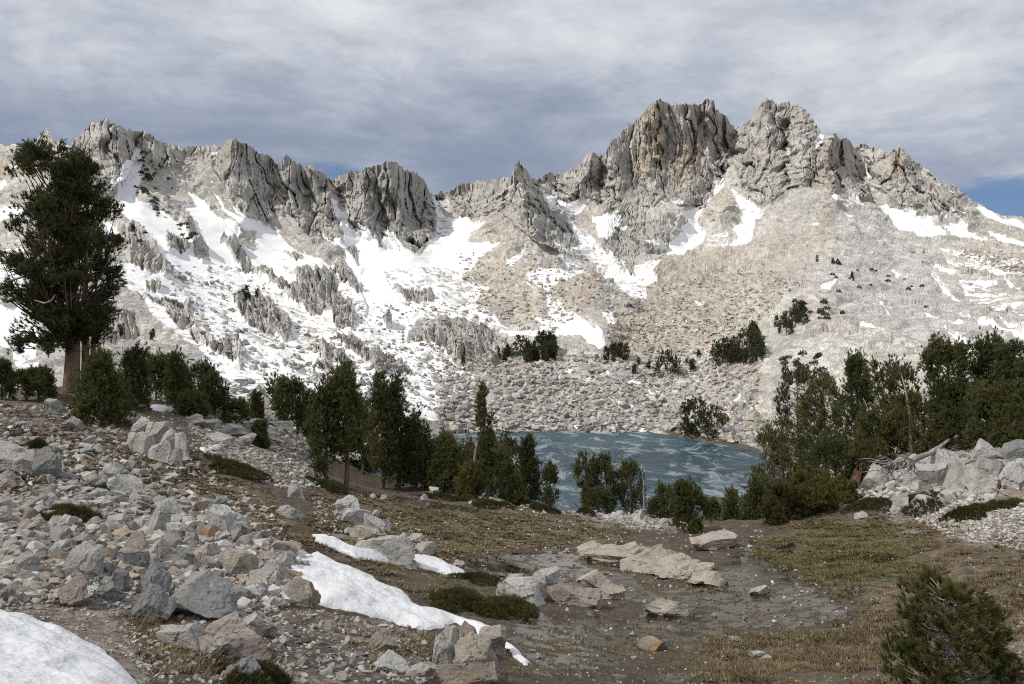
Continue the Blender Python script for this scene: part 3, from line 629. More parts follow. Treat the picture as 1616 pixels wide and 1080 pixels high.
def build_mountain():
    nc, nr = 1640, 440
    px = np.linspace(-230, 1800, nc)
    sky = np.interp(px, _sk[:, 0], _sk[:, 1])
    q = np.stack([px * 0.13, 0 * px, 0 * px], -1)
    jag = (ridged(q, 3, 5) - 0.55) * 7.0 + (vnoise(q * 3.1, 9) - 0.5) * 4.0
    base = np.interp(px, [-230, 150, 430, 600, 690, 800, 1060, 1200, 1260, 1400, 1800], [705, 705, 720, 745, 750, 750, 750, 775, 800, 770, 740])
    t = np.linspace(0, 1, nr)[:, None]
    ks = 45
    smooth_sky = np.convolve(np.pad(sky, ks, mode='edge'), np.hanning(2 * ks + 1) / np.hanning(2 * ks + 1).sum(), mode='valid')
    sky = sky - jag
    PY = base[None] * (1 - t) + smooth_sky[None] * t + (sky - smooth_sky)[None] * t ** 7
    PX = np.broadcast_to(px[None], PY.shape).copy()
    Y = depth_at(PX.ravel(), PY.ravel()).reshape(PY.shape)
    Y = np.maximum.accumulate(Y, axis=0)
    P = ray(PX, PY, Y)
    # normals of the smooth surface
    du = np.gradient(P, axis=1); dv = np.gradient(P, axis=0)
    nrm = np.cross(du, dv); nrm /= np.linalg.norm(nrm, axis=-1, keepdims=True) + 1e-9
    nrm *= np.where(nrm[..., 1:2] > 0, -1, 1) * np.where((nrm[..., 2:3] < 0) & (np.abs(nrm[..., 1:2]) < .05), -1, 1)
    radial = -P / np.linalg.norm(P, axis=-1, keepdims=True)
    slope = np.degrees(np.arccos(np.clip(nrm[..., 2], -1, 1)))
    pxf, pyf = PX.ravel(), PY.ravel()
    W = P.reshape(-1, 3)
    snow_img = raster(SNOW); bare_img = raster([(b, 1.0) for b in BARE])
    cover = lookup(blur(snow_img, 1, 1), pxf, pyf)
    bare = lookup(blur(bare_img, 1, 2), pxf, pyf)
    # rough the outlines of the bare knobs
    wob = (fbm(W / 7.0, 3, 71) - 0.5)
    bare = sstep(bare + wob * 0.9, 0.25, 0.75)
    knob = sstep(lookup(blur(bare_img, 3, 2), pxf, pyf) + wob * 0.5, 0.15, 0.8)
    cover = cover * (1 - bare)
    slab = lookup(blur(raster(SLABS), 8, 2), pxf, pyf)
    cl = sstep(slope.ravel() + (fbm(W / 40.0, 3, 3) - .5) * 16, 40, 49) * (1 - slab)
    cl = np.maximum(cl, knob * 0.6)
    cm = lookup(blur(raster([(c, 1.0) for c in CLIFFS]), 4, 2), pxf, pyf)
    cl = np.maximum(cl, sstep(cm + (fbm(W / 14.0, 3, 4) - .5) * .9, .3, .7))
    ang = np.arctan2(W[:, 0], W[:, 1]); rad = np.linalg.norm(W[:, :2], axis=1)
    s = ang * 520.0                                   # tangential metres
    zz = W[:, 2]
    rib = np.stack([s / 26.0 + (fbm(W / 60.0, 2, 8) - .5) * 2.0, zz / 120.0, rad / 300.0], -1)
    r1 = ridged(rib, 2, 21)
    rib2 = np.stack([s / 8.0 + (fbm(W / 22.0, 2, 18) - .5) * 2.2, zz / 60.0, rad / 90.0], -1)
    r2 = ridged(rib2, 2, 22)
    rib3 = np.stack([s / 3.0 + (fbm(W / 9.0, 2, 28) - .5) * 1.6, zz / 24.0, rad / 40.0], -1)
    r3 = ridged(rib3, 2, 23)
    crest = np.zeros(len(W))
    wx = (fbm(W / 16.0, 3, 130) - .5) * 26 + (fbm(W / 5.0, 2, 131) - .5) * 8
    for line, amp, wd in CRESTS:
        d = np.full(len(W), 1e9)
        for (ax, ay), (bx, by) in zip(line[:-1], line[1:]):
            vx, vy = bx - ax, by - ay
            q = np.clip(((pxf + wx - ax) * vx + (pyf - ay) * vy) / (vx * vx + vy * vy), 0, 1)
            d = np.minimum(d, np.hypot(pxf + wx - ax - q * vx, (pyf - ay - q * vy) * .8))
        crest += amp * np.clip(1 - d / (wd * 1.6), 0, 1) ** 1.25
    f1, f2, cid, off = voronoi(W / 6.0, 40)
    blocks = (cid - .5) * 1.6 + (off[:, 0] * 0.9 + off[:, 2] * 0.6)
    g1, g2, gid, goff = voronoi(W / np.array([2.4, 2.4, 2.4]), 50)
    sgid = sstep(gid, 0.35, 1.0)
    stone = np.clip(0.62 - g1, -0.2, 1) * (0.5 + 1.9 * sgid)
    joint = 0
    warp = (fbm(W / 30.0, 3, 140) - .5)
    for (sc_s, sc_z, sc_r, amp, sd_) in ((12., 110., 130., 9.0, 141), (5.0, 48., 60., 4.6, 145), (2.2, 18., 24., 1.4, 149)):
        q = np.stack([s / sc_s + warp * 1.4 + zz * .0018, zz / sc_z + warp * .5, rad / sc_r], -1)
        a1, a2, aid, ao = voronoi(q, sd_)
        joint = joint + amp * ((aid - .5) * 1.25 + ao[:, 0] * .75 + ao[:, 1] * .15 - .45 * (1 - sstep(a2 - a1, 0, .10)))
    big = fbm(W / 45.0, 4, 60) - 0.5
    med = fbm(W / 13.0, 4, 61) - 0.5
    depthk = np.clip(rad / 500.0, 0.35, 1.2)
    dcl = ((r1 - .5) * 13.0 + (r2 - .5) * 4.0 + (r3 - .5) * 1.2 + joint * .66 + blocks * 0.2) * depthk
    # gentle ground: rolling bumps, outcrops, talus blocks
    outc = sstep(fbm(W / 17.0, 3, 65), 0.52, 0.64)
    outc2 = sstep(fbm(W / 30.0, 3, 66), 0.54, 0.62)
    dtl = big * 9.0 * depthk + med * 3.0 + outc * (1.3 + 1.6 * (cid - .5) + off[:, 0] * .8) + outc2 * 2.0 * depthk + stone * 0.95 * (0.6 + 0.5 * depthk)
    dsl = big * 8.0 + med * 2.0 + np.floor((zz + W[:, 0] * .45 + big * 14) / 3.2 % 2) * 0.7 + outc * 1.3 + outc2 * 2.0 + stone * 0.15
    dtl = dtl * (1 - slab) + dsl * slab
    ingest = sstep(cover, 0.35, 0.9)                  # snow lies smooth
    dtl = dtl * (1 - ingest) + ingest * (big * 8.0 * depthk + med * 1.2 + (stone * .55 + outc * .8) * (1.0 - sstep(cover, .8, 1.0)))
    disp = cl * dcl + (1 - cl) * dtl + knob * (1.0 + outc * .8 + joint * .12) * np.clip(rad / 330., .5, 1.2)
    # close to the skyline and the shore the relief stays on the line of sight, so the outline holds
    tt = np.broadcast_to(t, PY.shape).ravel()
    hpx = (base - sky)[None] * (1 - t)
    top = sstep(hpx.ravel(), 4, 40)[:, None]
    shore = sstep(pyf, 640, 684) * sstep(pxf, 640, 700) * (1 - sstep(pxf, 1210, 1260))
    dirn = nrm.reshape(-1, 3) * top + radial.reshape(-1, 3) * (1 - top)
    kc = (cl * .8)[:, None]
    dirn = dirn * (1 - kc) + radial.reshape(-1, 3) * kc
    dirn /= np.linalg.norm(dirn, axis=1, keepdims=True)
    disp = disp * (1 - shore * 0.85)
    W2 = W + dirn * disp[:, None] + radial.reshape(-1, 3) * (crest * 1.2)[:, None]
    # colour of the rock, with shade painted onto the dim cliff faces
    warm = lookup(blur(raster(TANS), 7, 2), pxf, pyf)
    dark = lookup(blur(raster(DARKS), 9, 2), pxf, pyf)
    grn = lookup(blur(raster(GREENS), 2, 2), pxf, pyf)
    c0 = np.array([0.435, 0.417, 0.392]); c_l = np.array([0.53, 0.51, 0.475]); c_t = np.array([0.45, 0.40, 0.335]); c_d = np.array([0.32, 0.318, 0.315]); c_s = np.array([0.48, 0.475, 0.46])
    v = fbm(W / 28.0, 4, 80)[:, None]; v2 = vnoise(W / 5.0, 83)[:, None]
    colr = c0 + (c_l - c0) * sstep(v, .38, .62)
    colr = colr + (c_s - colr) * slab[:, None] * .8
    wv = np.clip(warm * (0.45 + 1.3 * fbm(W / 11.0, 3, 86)) + (sstep(fbm(W / 20.0, 3, 88), .55, .68) * .22), 0, 1)[:, None]
    colr = colr + (c_t - colr) * wv
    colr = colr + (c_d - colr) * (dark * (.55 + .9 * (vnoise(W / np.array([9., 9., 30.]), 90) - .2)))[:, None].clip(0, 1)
    cellv = np.where(cl > .5, 0.85 + 0.3 * cid, 0.72 + 0.56 * gid)
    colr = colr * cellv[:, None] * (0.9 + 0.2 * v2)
    rust = lookup(blur(raster([([(1022, 172), (1040, 165), (1048, 200), (1044, 255), (1030, 250), (1014, 235)], 1.0), ([(1000, 245), (1100, 232), (1108, 262), (1075, 290), (1010, 268)], .5), ([(1304, 225), (1314, 225), (1304, 290), (1296, 285)], .6), ([(1406, 240), (1424, 240), (1420, 280), (1404, 275)], .5), ([(-20, 262), (45, 250), (50, 275), (-20, 295)], .8), ([(935, 440), (960, 440), (940, 500), (890, 495)], .4), ([(1290, 380), (1310, 340), (1320, 345), (1300, 400)], .5)]), 4, 2), pxf, pyf)
    streak = fbm(np.stack([s / 3.5, zz / 30., rad / 40.], -1), 3, 160)
    colr = colr + (np.array([0.42, 0.285, 0.175]) - colr) * (rust * sstep(streak + .12 * v[:, 0], .42, .62) * .9)[:, None]
    # turf on the shore
    colr = colr + (np.array([0.085, 0.065, 0.035]) - colr) * (sstep(grn + (v[:, 0] - .5), .25, .7) * .85)[:, None]
    # extra snow lodged on ledges and between stones
    led = 0.10 * (1 - shore)
    snowv = cover + .28 * sstep(cover, .9, 1.0)
    part = np.where((cover > .2) & (cover < .96), (fbm(np.stack([(W[:, 0] * .75 - W[:, 1] * .66) / 30., (W[:, 0] * .66 + W[:, 1] * .75) / 7., W[:, 2] / 30.], -1), 5, 95, .66) - .5) * 1.7 - (gid > .74) * .65 + .16, 0)
    snowv = snowv + part - 0.18 * np.clip(stone, 0, 1) * (cover < .97) * (1 - cl)
    snowv = snowv * (1 - sstep(bare, .4, .9))
    # back side of the range falls away
    top_row = W2.reshape(nr, nc, 3)[-1]
    back = []
    for k, (dr, dz) in enumerate([(6, -4), (18, -14), (45, -36), (110, -85), (220, -160), (400, -240)]):
        u = top_row[:, :2] / np.linalg.norm(top_row[:, :2], axis=1, keepdims=True)
        b = top_row.copy(); b[:, :2] += u * dr; b[:, 2] += dz
        b[:, 2] += (vnoise(b / 30.0, 99) - .5) * min(dr * .3, 20)
        back.append(b)
    nb = len(back)
    allv = np.concatenate([W2] + back)
    me = mesh_from('mountain', allv, grid_faces(nr + nb, nc), False)
    pad = nb * nc
    gentle = (cl.reshape(nr, nc) < .3)
    gentle = np.concatenate([gentle, np.zeros((nb, nc), bool)])[:-1, :-1]
    me.polygons.foreach_set('use_smooth', gentle.ravel())
    attr(me, 'snow', np.concatenate([snowv, np.zeros(pad)]))
    attr(me, 'cliff', np.concatenate([cl, np.full(pad, .5)]))
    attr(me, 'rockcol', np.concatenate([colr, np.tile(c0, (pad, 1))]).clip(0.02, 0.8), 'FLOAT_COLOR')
    link('mountain', me, M['mountain'], kind='structure')
    return PX, PY, W2.reshape(nr, nc, 3)


MPX, MPY, MW = build_mountain()


def on_mountain(px, py):
    """point of the mountain seen at (px, py); relief included"""
    j = int(np.clip(round((px + 230) / 2030 * (MW.shape[1] - 1)), 0, MW.shape[1] - 1))
    colv = MW[:, j]
    pyv = CY - colv[:, 2] / colv[:, 1] * F
    m = np.minimum.accumulate(pyv)
    k = int(np.searchsorted(-m, -py))
    k = min(k, len(colv) - 1)
    return colv[k]


# ================================================================== GROUND
GP = [(0, 1080, 6.5), (400, 1080, 8.5), (808, 1080, 11), (1200, 1080, 11), (1616, 1080, 9), (0, 970, 9), (200, 1000, 9.8), (400, 960, 12.5), (808, 1000, 15), (1050, 1000, 16), (1300, 1000, 15.5), (1600, 1000, 12),
      (100, 880, 14.5), (300, 880, 16), (500, 900, 17), (650, 940, 17), (850, 900, 25), (1050, 900, 25), (1300, 900, 22.5), (1500, 900, 19), (1616, 900, 17),
      (0, 790, 19), (200, 790, 20.5), (400, 790, 25), (560, 850, 22.5), (700, 850, 28), (850, 840, 34), (1000, 850, 33.5), (1150, 840, 34), (1300, 840, 32), (1500, 830, 28), (1616, 830, 25),
      (0, 700, 25), (100, 720, 25), (200, 720, 28), (350, 720, 33), (430, 720, 38), (480, 770, 33), (0, 625, 38), (110, 618, 40), (200, 650, 40), (300, 655, 44), (430, 662, 52), (500, 745, 48), (550, 768, 50), (650, 772, 52), (750, 785, 50), (850, 803, 48), (1000, 826, 42), (1100, 828, 42), (1200, 825, 42),
      (1300, 818, 47), (1350, 792, 42), (1450, 800, 33), (1400, 722, 46), (1550, 705, 42), (1616, 700, 40), (1616, 760, 32), (1500, 762, 34)]
GW = [(0, 0, -1.6), (-6, 0, -1.1), (6, 0, -2.3), (0, -10, 0.2), (-20, 0, 0), (20, 0, -3.3), (0, 4, -2.8), (-17, 14, -2.8), (-26, 30, -2.2), (-45, 40, -2.0), (-60, 60, -6), (15, 10, -3.6), (30, 25, -4), (45, 40, -4), (60, 70, -8), (0, -40, 3), (-40, -20, 3), (40, -20, -1)]
GB = [(0, 60, -8), (200, 60, -9.5), (430, 75, -14), (600, 75, -17), (700, 70, -15.5), (768, 75, -16.5), (840, 70, -15), (950, 78, -17.4), (1050, 75, -16.6), (1100, 65, -14.3), (1200, 65, -14.3), (1150, 95, -24.5), (900, 98, -24.5), (720, 100, -24), (640, 112, -20.5), (600, 95, -18), (500, 100, -18.5), (1400, 70, -13), (1616, 70, -10), (1300, 75, -17), (1300, 100, -24), (1500, 110, -23), (0, 95, -19), (200, 100, -21), (430, 118, -20), (590, 124, -21), (740, 125, -28), (950, 125, -29), (1200, 125, -28), (-300, 95, -18), (1900, 110, -20)]
_g = [tuple(ray(a, b, c)) for a, b, c in GP] + GW + [((a - CX) / F * b, b, c) for a, b, c in GB]
_g = np.array(_g)
GROUND_F = RBF(_g[:, :2], _g[:, 2], 20.0, 6e-3)
WETP = [([(690, 882), (860, 868), (1000, 890), (1010, 930), (1110, 925), (1160, 870), (1250, 850), (1272, 880), (1245, 910), (1360, 970), (1330, 990), (1150, 992), (1100, 1012), (1010, 1025), (900, 1062), (820, 1050), (800, 1000), (840, 965), (1000, 975), (1040, 950), (960, 945), (740, 905)], 1.0), ([(850, 862), (900, 860), (920, 868), (860, 872)], 1), ([(980, 848), (1030, 842), (1040, 850), (990, 858)], 1), ([(430, 990), (560, 1010), (640, 1070), (560, 1080), (440, 1030)], .75), ([(760, 1045), (1010, 1040), (1150, 1060), (1100, 1085), (780, 1085)], .6)]
_wet = blur(raster(WETP), 13, 2)


def ground_h(x, y, detail=True):
    x = np.asarray(x, float); y = np.asarray(y, float)
    z = GROUND_F(np.stack([x, y], -1))
    if detail:
        p = np.stack([x, y, 0 * x], -1)
        yy = np.maximum(y, 1.0)
        w = lookup(_wet, CX + x / yy * F, CY - z / yy * F) * (y > 3)
        amp = 1 - 0.75 * np.clip(w * 1.3, 0, 1)
        z = z + amp * ((fbm(p / 5.0, 3, 201) - .5) * 0.55 + (fbm(p / 1.3, 3, 203) - .5) * 0.26 + (vnoise(p / .3, 207) - .5) * 0.05)
    return z


GNC, GNR = 1000, 640
gpx = np.linspace(-420, 2040, GNC)
_tt = np.linspace((1 / 2.6) ** .6, (1 / 128.) ** .6, GNR)
gY = (1 / _tt) ** (1 / .6)
GX = (gpx[None] - CX) / F * gY[:, None]
GYY = np.broadcast_to(gY[:, None], GX.shape)
GZ = ground_h(GX.ravel(), GYY.ravel()).reshape(GX.shape)
GPY = CY - GZ / GYY * F
_gmin = np.minimum.accumulate(GPY, axis=0)


def hit(px, py):
    """ground point seen at (px, py)"""
    j = int(np.clip(round((px + 420) / 2460 * (GNC - 1)), 0, GNC - 1))
    colm = _gmin[:, j]
    k = int(np.clip(np.searchsorted(-colm, -py), 1, GNR - 1))
    a, b = colm[k - 1], colm[k]
    f = 0 if a == b else np.clip((a - py) / (a - b), 0, 1)
    Y = gY[k - 1] * (1 - f) + gY[k] * f
    x = (px - CX) / F * Y
    z = GZ[k - 1, j] * (1 - f) + GZ[k, j] * f
    return np.array([x, Y, z])


def zat(x, y):
    return float(ground_h(np.array([x]), np.array([y]))[0])


def build_ground():
    V = np.stack([GX, GYY, GZ], -1).reshape(-1, 3)
    pxf = np.broadcast_to(gpx[None], GX.shape).ravel(); pyf = GPY.ravel()
    vis = (GPY <= _gmin + 3).ravel()
    green = [([(1170, 862), (1290, 815), (1400, 828), (1470, 870), (1450, 925), (1330, 920), (1250, 905)], .75), ([(600, 800), (760, 800), (960, 825), (960, 850), (760, 860), (640, 840)], .42), ([(200, 700), (330, 715), (360, 750), (260, 750)], .55), ([(1000, 900), (1120, 925), (1100, 990), (1010, 970)], .4), ([(640, 910), (780, 905), (860, 970), (760, 990), (660, 960)], .5), ([(1050, 1040), (1450, 1050), (1450, 1085), (1050, 1085)], .5)]
    dry = [([(1250, 810), (1400, 815), (1640, 850), (1640, 1090), (1100, 1090), (1100, 1010), (1330, 990), (1370, 960), (1280, 910)], .85), ([(480, 770), (620, 780), (980, 825), (1000, 850), (860, 866), (690, 880), (560, 860)], .8), ([(150, 680), (340, 700), (420, 770), (480, 830), (430, 860), (330, 770), (200, 760)], .55), ([(230, 980), (430, 990), (420, 1085), (200, 1060)], .6), ([(480, 850), (720, 900), (740, 940), (620, 930), (500, 870)], .5), ([(1060, 990), (1200, 1000), (1150, 1050), (1050, 1030)], .6)]
    grav = [([(1380, 800), (1640, 790), (1640, 880), (1520, 860), (1420, 840)], .95), ([(-420, 610), (110, 610), (200, 660), (300, 740), (430, 830), (470, 890), (440, 960), (330, 990), (200, 960), (-420, 960)], .46), ([(280, 650), (520, 660), (520, 770), (430, 760), (340, 710)], .95), ([(1340, 690), (1640, 690), (1640, 800), (1380, 800)], .9), ([(880, 790), (1120, 800), (1080, 842), (920, 830)], .9), ([(430, 950), (680, 980), (680, 1090), (420, 1090)], .5), ([(560, 830), (680, 850), (700, 890), (600, 880), (500, 840)], .7), ([(-420, 960), (200, 960), (250, 1090), (-420, 1090)], .6), ([(740, 770), (900, 790), (880, 810), (760, 800)], .6), ([(1500, 970), (1640, 950), (1640, 1050), (1540, 1050)], .5)]
    zr = lookup(_wet, pxf, pyf); zg = lookup(blur(raster(green), 10, 2), pxf, pyf); zb = lookup(blur(raster(dry), 10, 2), pxf, pyf); za = lookup(blur(raster(grav), 8, 2), pxf, pyf)
    zr = np.where(vis & (pyf < 1120), zr, 0)
    za = np.where(vis, za, 0.9)
    zone = np.stack([zr, zg, zb, za], -1)
    # around and behind the viewer
    gx, gy = np.meshgrid(np.arange(-70, 71, 2.0), np.arange(-70, 3.0, 2.0))
    gz = ground_h(gx.ravel(), gy.ravel(), False) - .02
    B = np.stack([gx.ravel(), gy.ravel(), gz], -1)
    me = mesh_from('ground', np.concatenate([V, B]), [grid_faces(GNR, GNC), grid_faces(*gx.shape) + len(V)], True)
    attr(me, 'zone', np.concatenate([zone, np.tile([0, 0, .4, .7], (len(B), 1))]), 'FLOAT_COLOR')
    link('ground', me, M['ground'], kind='structure')
    # the country beyond, out to the horizon
    a = np.linspace(0, 2 * math.pi, 97)[:-1]
    ring = lambda r, z: np.stack([np.cos(a) * r, np.sin(a) * r, np.full(96, z)], -1)
    W = np.concatenate([ring(60, -45), ring(900, -60), ring(9000, -80)])
    f = [[k * 96 + i, k * 96 + (i + 1) % 96, (k + 1) * 96 + (i + 1) % 96, (k + 1) * 96 + i] for k in (0, 1) for i in range(96)]
    me = mesh_from('terrain', W, np.array(f), True)
    attr(me, 'zone', np.tile([0, .2, .4, .8], (len(W), 1)), 'FLOAT_COLOR')
    link('terrain', me, M['ground'], kind='structure')


build_ground()

# ================================================================== LAKE
LAKE_Z = -22.0
gx, gy = np.meshgrid(np.linspace(-110, 110, 45), np.linspace(70, 215, 30))
link('lake_water', mesh_from('lake_water', np.stack([gx.ravel(), gy.ravel(), np.full(gx.size, LAKE_Z)], -1), grid_faces(*gx.shape), True), M['water'], kind='structure')

# ================================================================== CLOUD that shades the foreground
def build_cloud():
    m, g, out = material('cloud_vapour')
    oc = g.add('ShaderNodeTexCoord').outputs['Object']
    ln = g.add('ShaderNodeVectorMath', operation='LENGTH', ins={0: g.vmath('MULTIPLY', oc, (1, 1, 0))}).outputs['Value']
    n = g.noise(oc, 2.4, 5, 0.6)
    e = g.math('ADD', ln, g.math('MULTIPLY', g.math('SUBTRACT', n, 0.5), 0.55))
    f = g.smooth(e, 0.55, 1.0, 0.23, 0.0)
    f = g.math('MULTIPLY', f, g.smooth(n, 0.3, 0.7, 1.12, 0.75))
    df = g.add('ShaderNodeBsdfDiffuse', ins={0: (0.9, 0.9, 0.9, 1)})
    tr = g.add('ShaderNodeBsdfTransparent')
    mx = g.add('ShaderNodeMixShader', ins={0: f})
    g.l.new(tr.outputs[0], mx.inputs[1]); g.l.new(df.outputs[0], mx.inputs[2]); g.l.new(mx.outputs[0], out.inputs[0])
    bm = bmesh.new(); bmesh.ops.create_icosphere(bm, subdivisions=5, radius=1)
    v = np.array([x.co[:] for x in bm.verts]); fa = np.array([[x.index for x in p.verts] for p in bm.faces]); bm.free()
    v = v * (1 + (fbm(v * 2.2, 4, 301) - .5)[:, None] * .5)
    me = mesh_from('cloud', v, fa, True)
    alt = 330.0
    c = np.array([0, 50, -10]) + SUN / SUN[2] * alt
    o = link('cloud', me, m, loc=c, kind='stuff')
    o.scale = (215, 150, 34)


build_cloud()

# ================================================================== ROCKS
def ico(sub):
    bm = bmesh.new(); bmesh.ops.create_icosphere(bm, subdivisions=sub, radius=1)
    v = np.array([x.co[:] for x in bm.verts]); f = np.array([[x.index for x in p.verts] for p in bm.faces]); bm.free()
    return v, f


ICO = {k: ico(k) for k in (3, 4, 5)}


def chop(seed, sub=5, planes=15, lo=.5, hi=.85, rough=.05, boxy=.5, flat=.6):
    rs = np.random.RandomState(seed)
    v, f = ICO[sub]; v = v.copy() * 1.15
    nm = rs.normal(size=(planes, 3))
    # granite splits along a few joint directions
    q = np.linalg.qr(rs.normal(size=(3, 3)))[0]
    k = int(planes * boxy)
    for i in range(k):
        nm[i] = q[i % 3] * (1 if (i // 3) % 2 else -1) + rs.normal(size=3) * .22
    nm /= np.linalg.norm(nm, axis=1, keepdims=True)
    d = rs.uniform(lo, hi, planes)
    for a, b in zip(nm, d):
        t = v @ a - b
        v -= np.outer(np.clip(t, 0, None), a)
    nv = v / (np.linalg.norm(v, axis=1, keepdims=True) + 1e-6)
    q = v * np.array([1, 1, flat])
    f1, f2, cid, off = voronoi(q * 1.7 + seed, seed)
    v += nv * ((cid - .5) * .07 + np.clip(off @ rs.normal(size=3).astype(np.float32), -1, 1) * .06)[:, None]
    f1, f2, cid, off = voronoi(q * 4.5 + seed, seed + 9)
    v += nv * ((cid - .5) * .028 - .03 * (1 - sstep(f2 - f1, 0, .10)))[:, None]
    v += (fbm(v * 2.5 + seed * 3.1, 4, seed)[:, None] - .5) * rough * 2 * v / (np.linalg.norm(v, axis=1, keepdims=True) + 1e-6)
    mn, mx = v.min(0), v.max(0)
    v = (v - (mn + mx) / 2) / ((mx - mn) / 2)
    low = v[:, 2] < 0
    v[low, :2] /= np.maximum(np.sqrt(np.clip(1 - v[low, 2:3] ** 2, 0, 1)), .62)
    return v, f


ROCK_N = [0]


def place_rock(name, px, base, w, h, mat, label, group=None, depth=.8, seed=None, rot=None, sink=.42, mesh=None, sub=5, cat='rock', hi=.85, tilt=0.0):
    """rock whose outline is w x h px wide in the photo, standing on the ground seen at (px, base)"""
    ROCK_N[0] += 1
    rs = random.Random(ROCK_N[0] * 7 + 1)
    p = hit(px, base)
    m = p[1] / F
    if h < w * .45: sink = .85
    seed = ROCK_N[0] + 500 if seed is None else seed
    if mesh is None:
        v, f = chop(seed, sub, hi=hi)
        hw = w * m / 2; hh = h * m / 2 * (1 + sink); dd = hw * depth
        v = v * np.array([hw, dd, hh])
        mesh = mesh_from(name, v, f, False)
        o = link(name, mesh, mat)
        o.rotation_euler = (rs.uniform(-.08, .08), tilt, rs.uniform(-.15, .15) if rot is None else rot)
        o.location = (p[0], p[1] + dd * .5, p[2] + hh * (1 - 2 * sink / (1 + sink)))
    else:
        o = bpy.data.objects.new(name, mesh); COL.objects.link(o)
        hw = w * m / 2; hh = h * m / 2 * (1 + sink)
        o.scale = (hw, hw * rs.uniform(.7, 1.1), hh)
        o.rotation_euler = (rs.uniform(-.35, .35), rs.uniform(-.35, .35), rs.uniform(0, 6.28))
        o.location = (p[0], p[1] + hw * .3, p[2] + hh * (1 - 2 * sink / (1 + sink)))
    o['label'] = label; o['category'] = cat
    if group: o['group'] = group
    return o


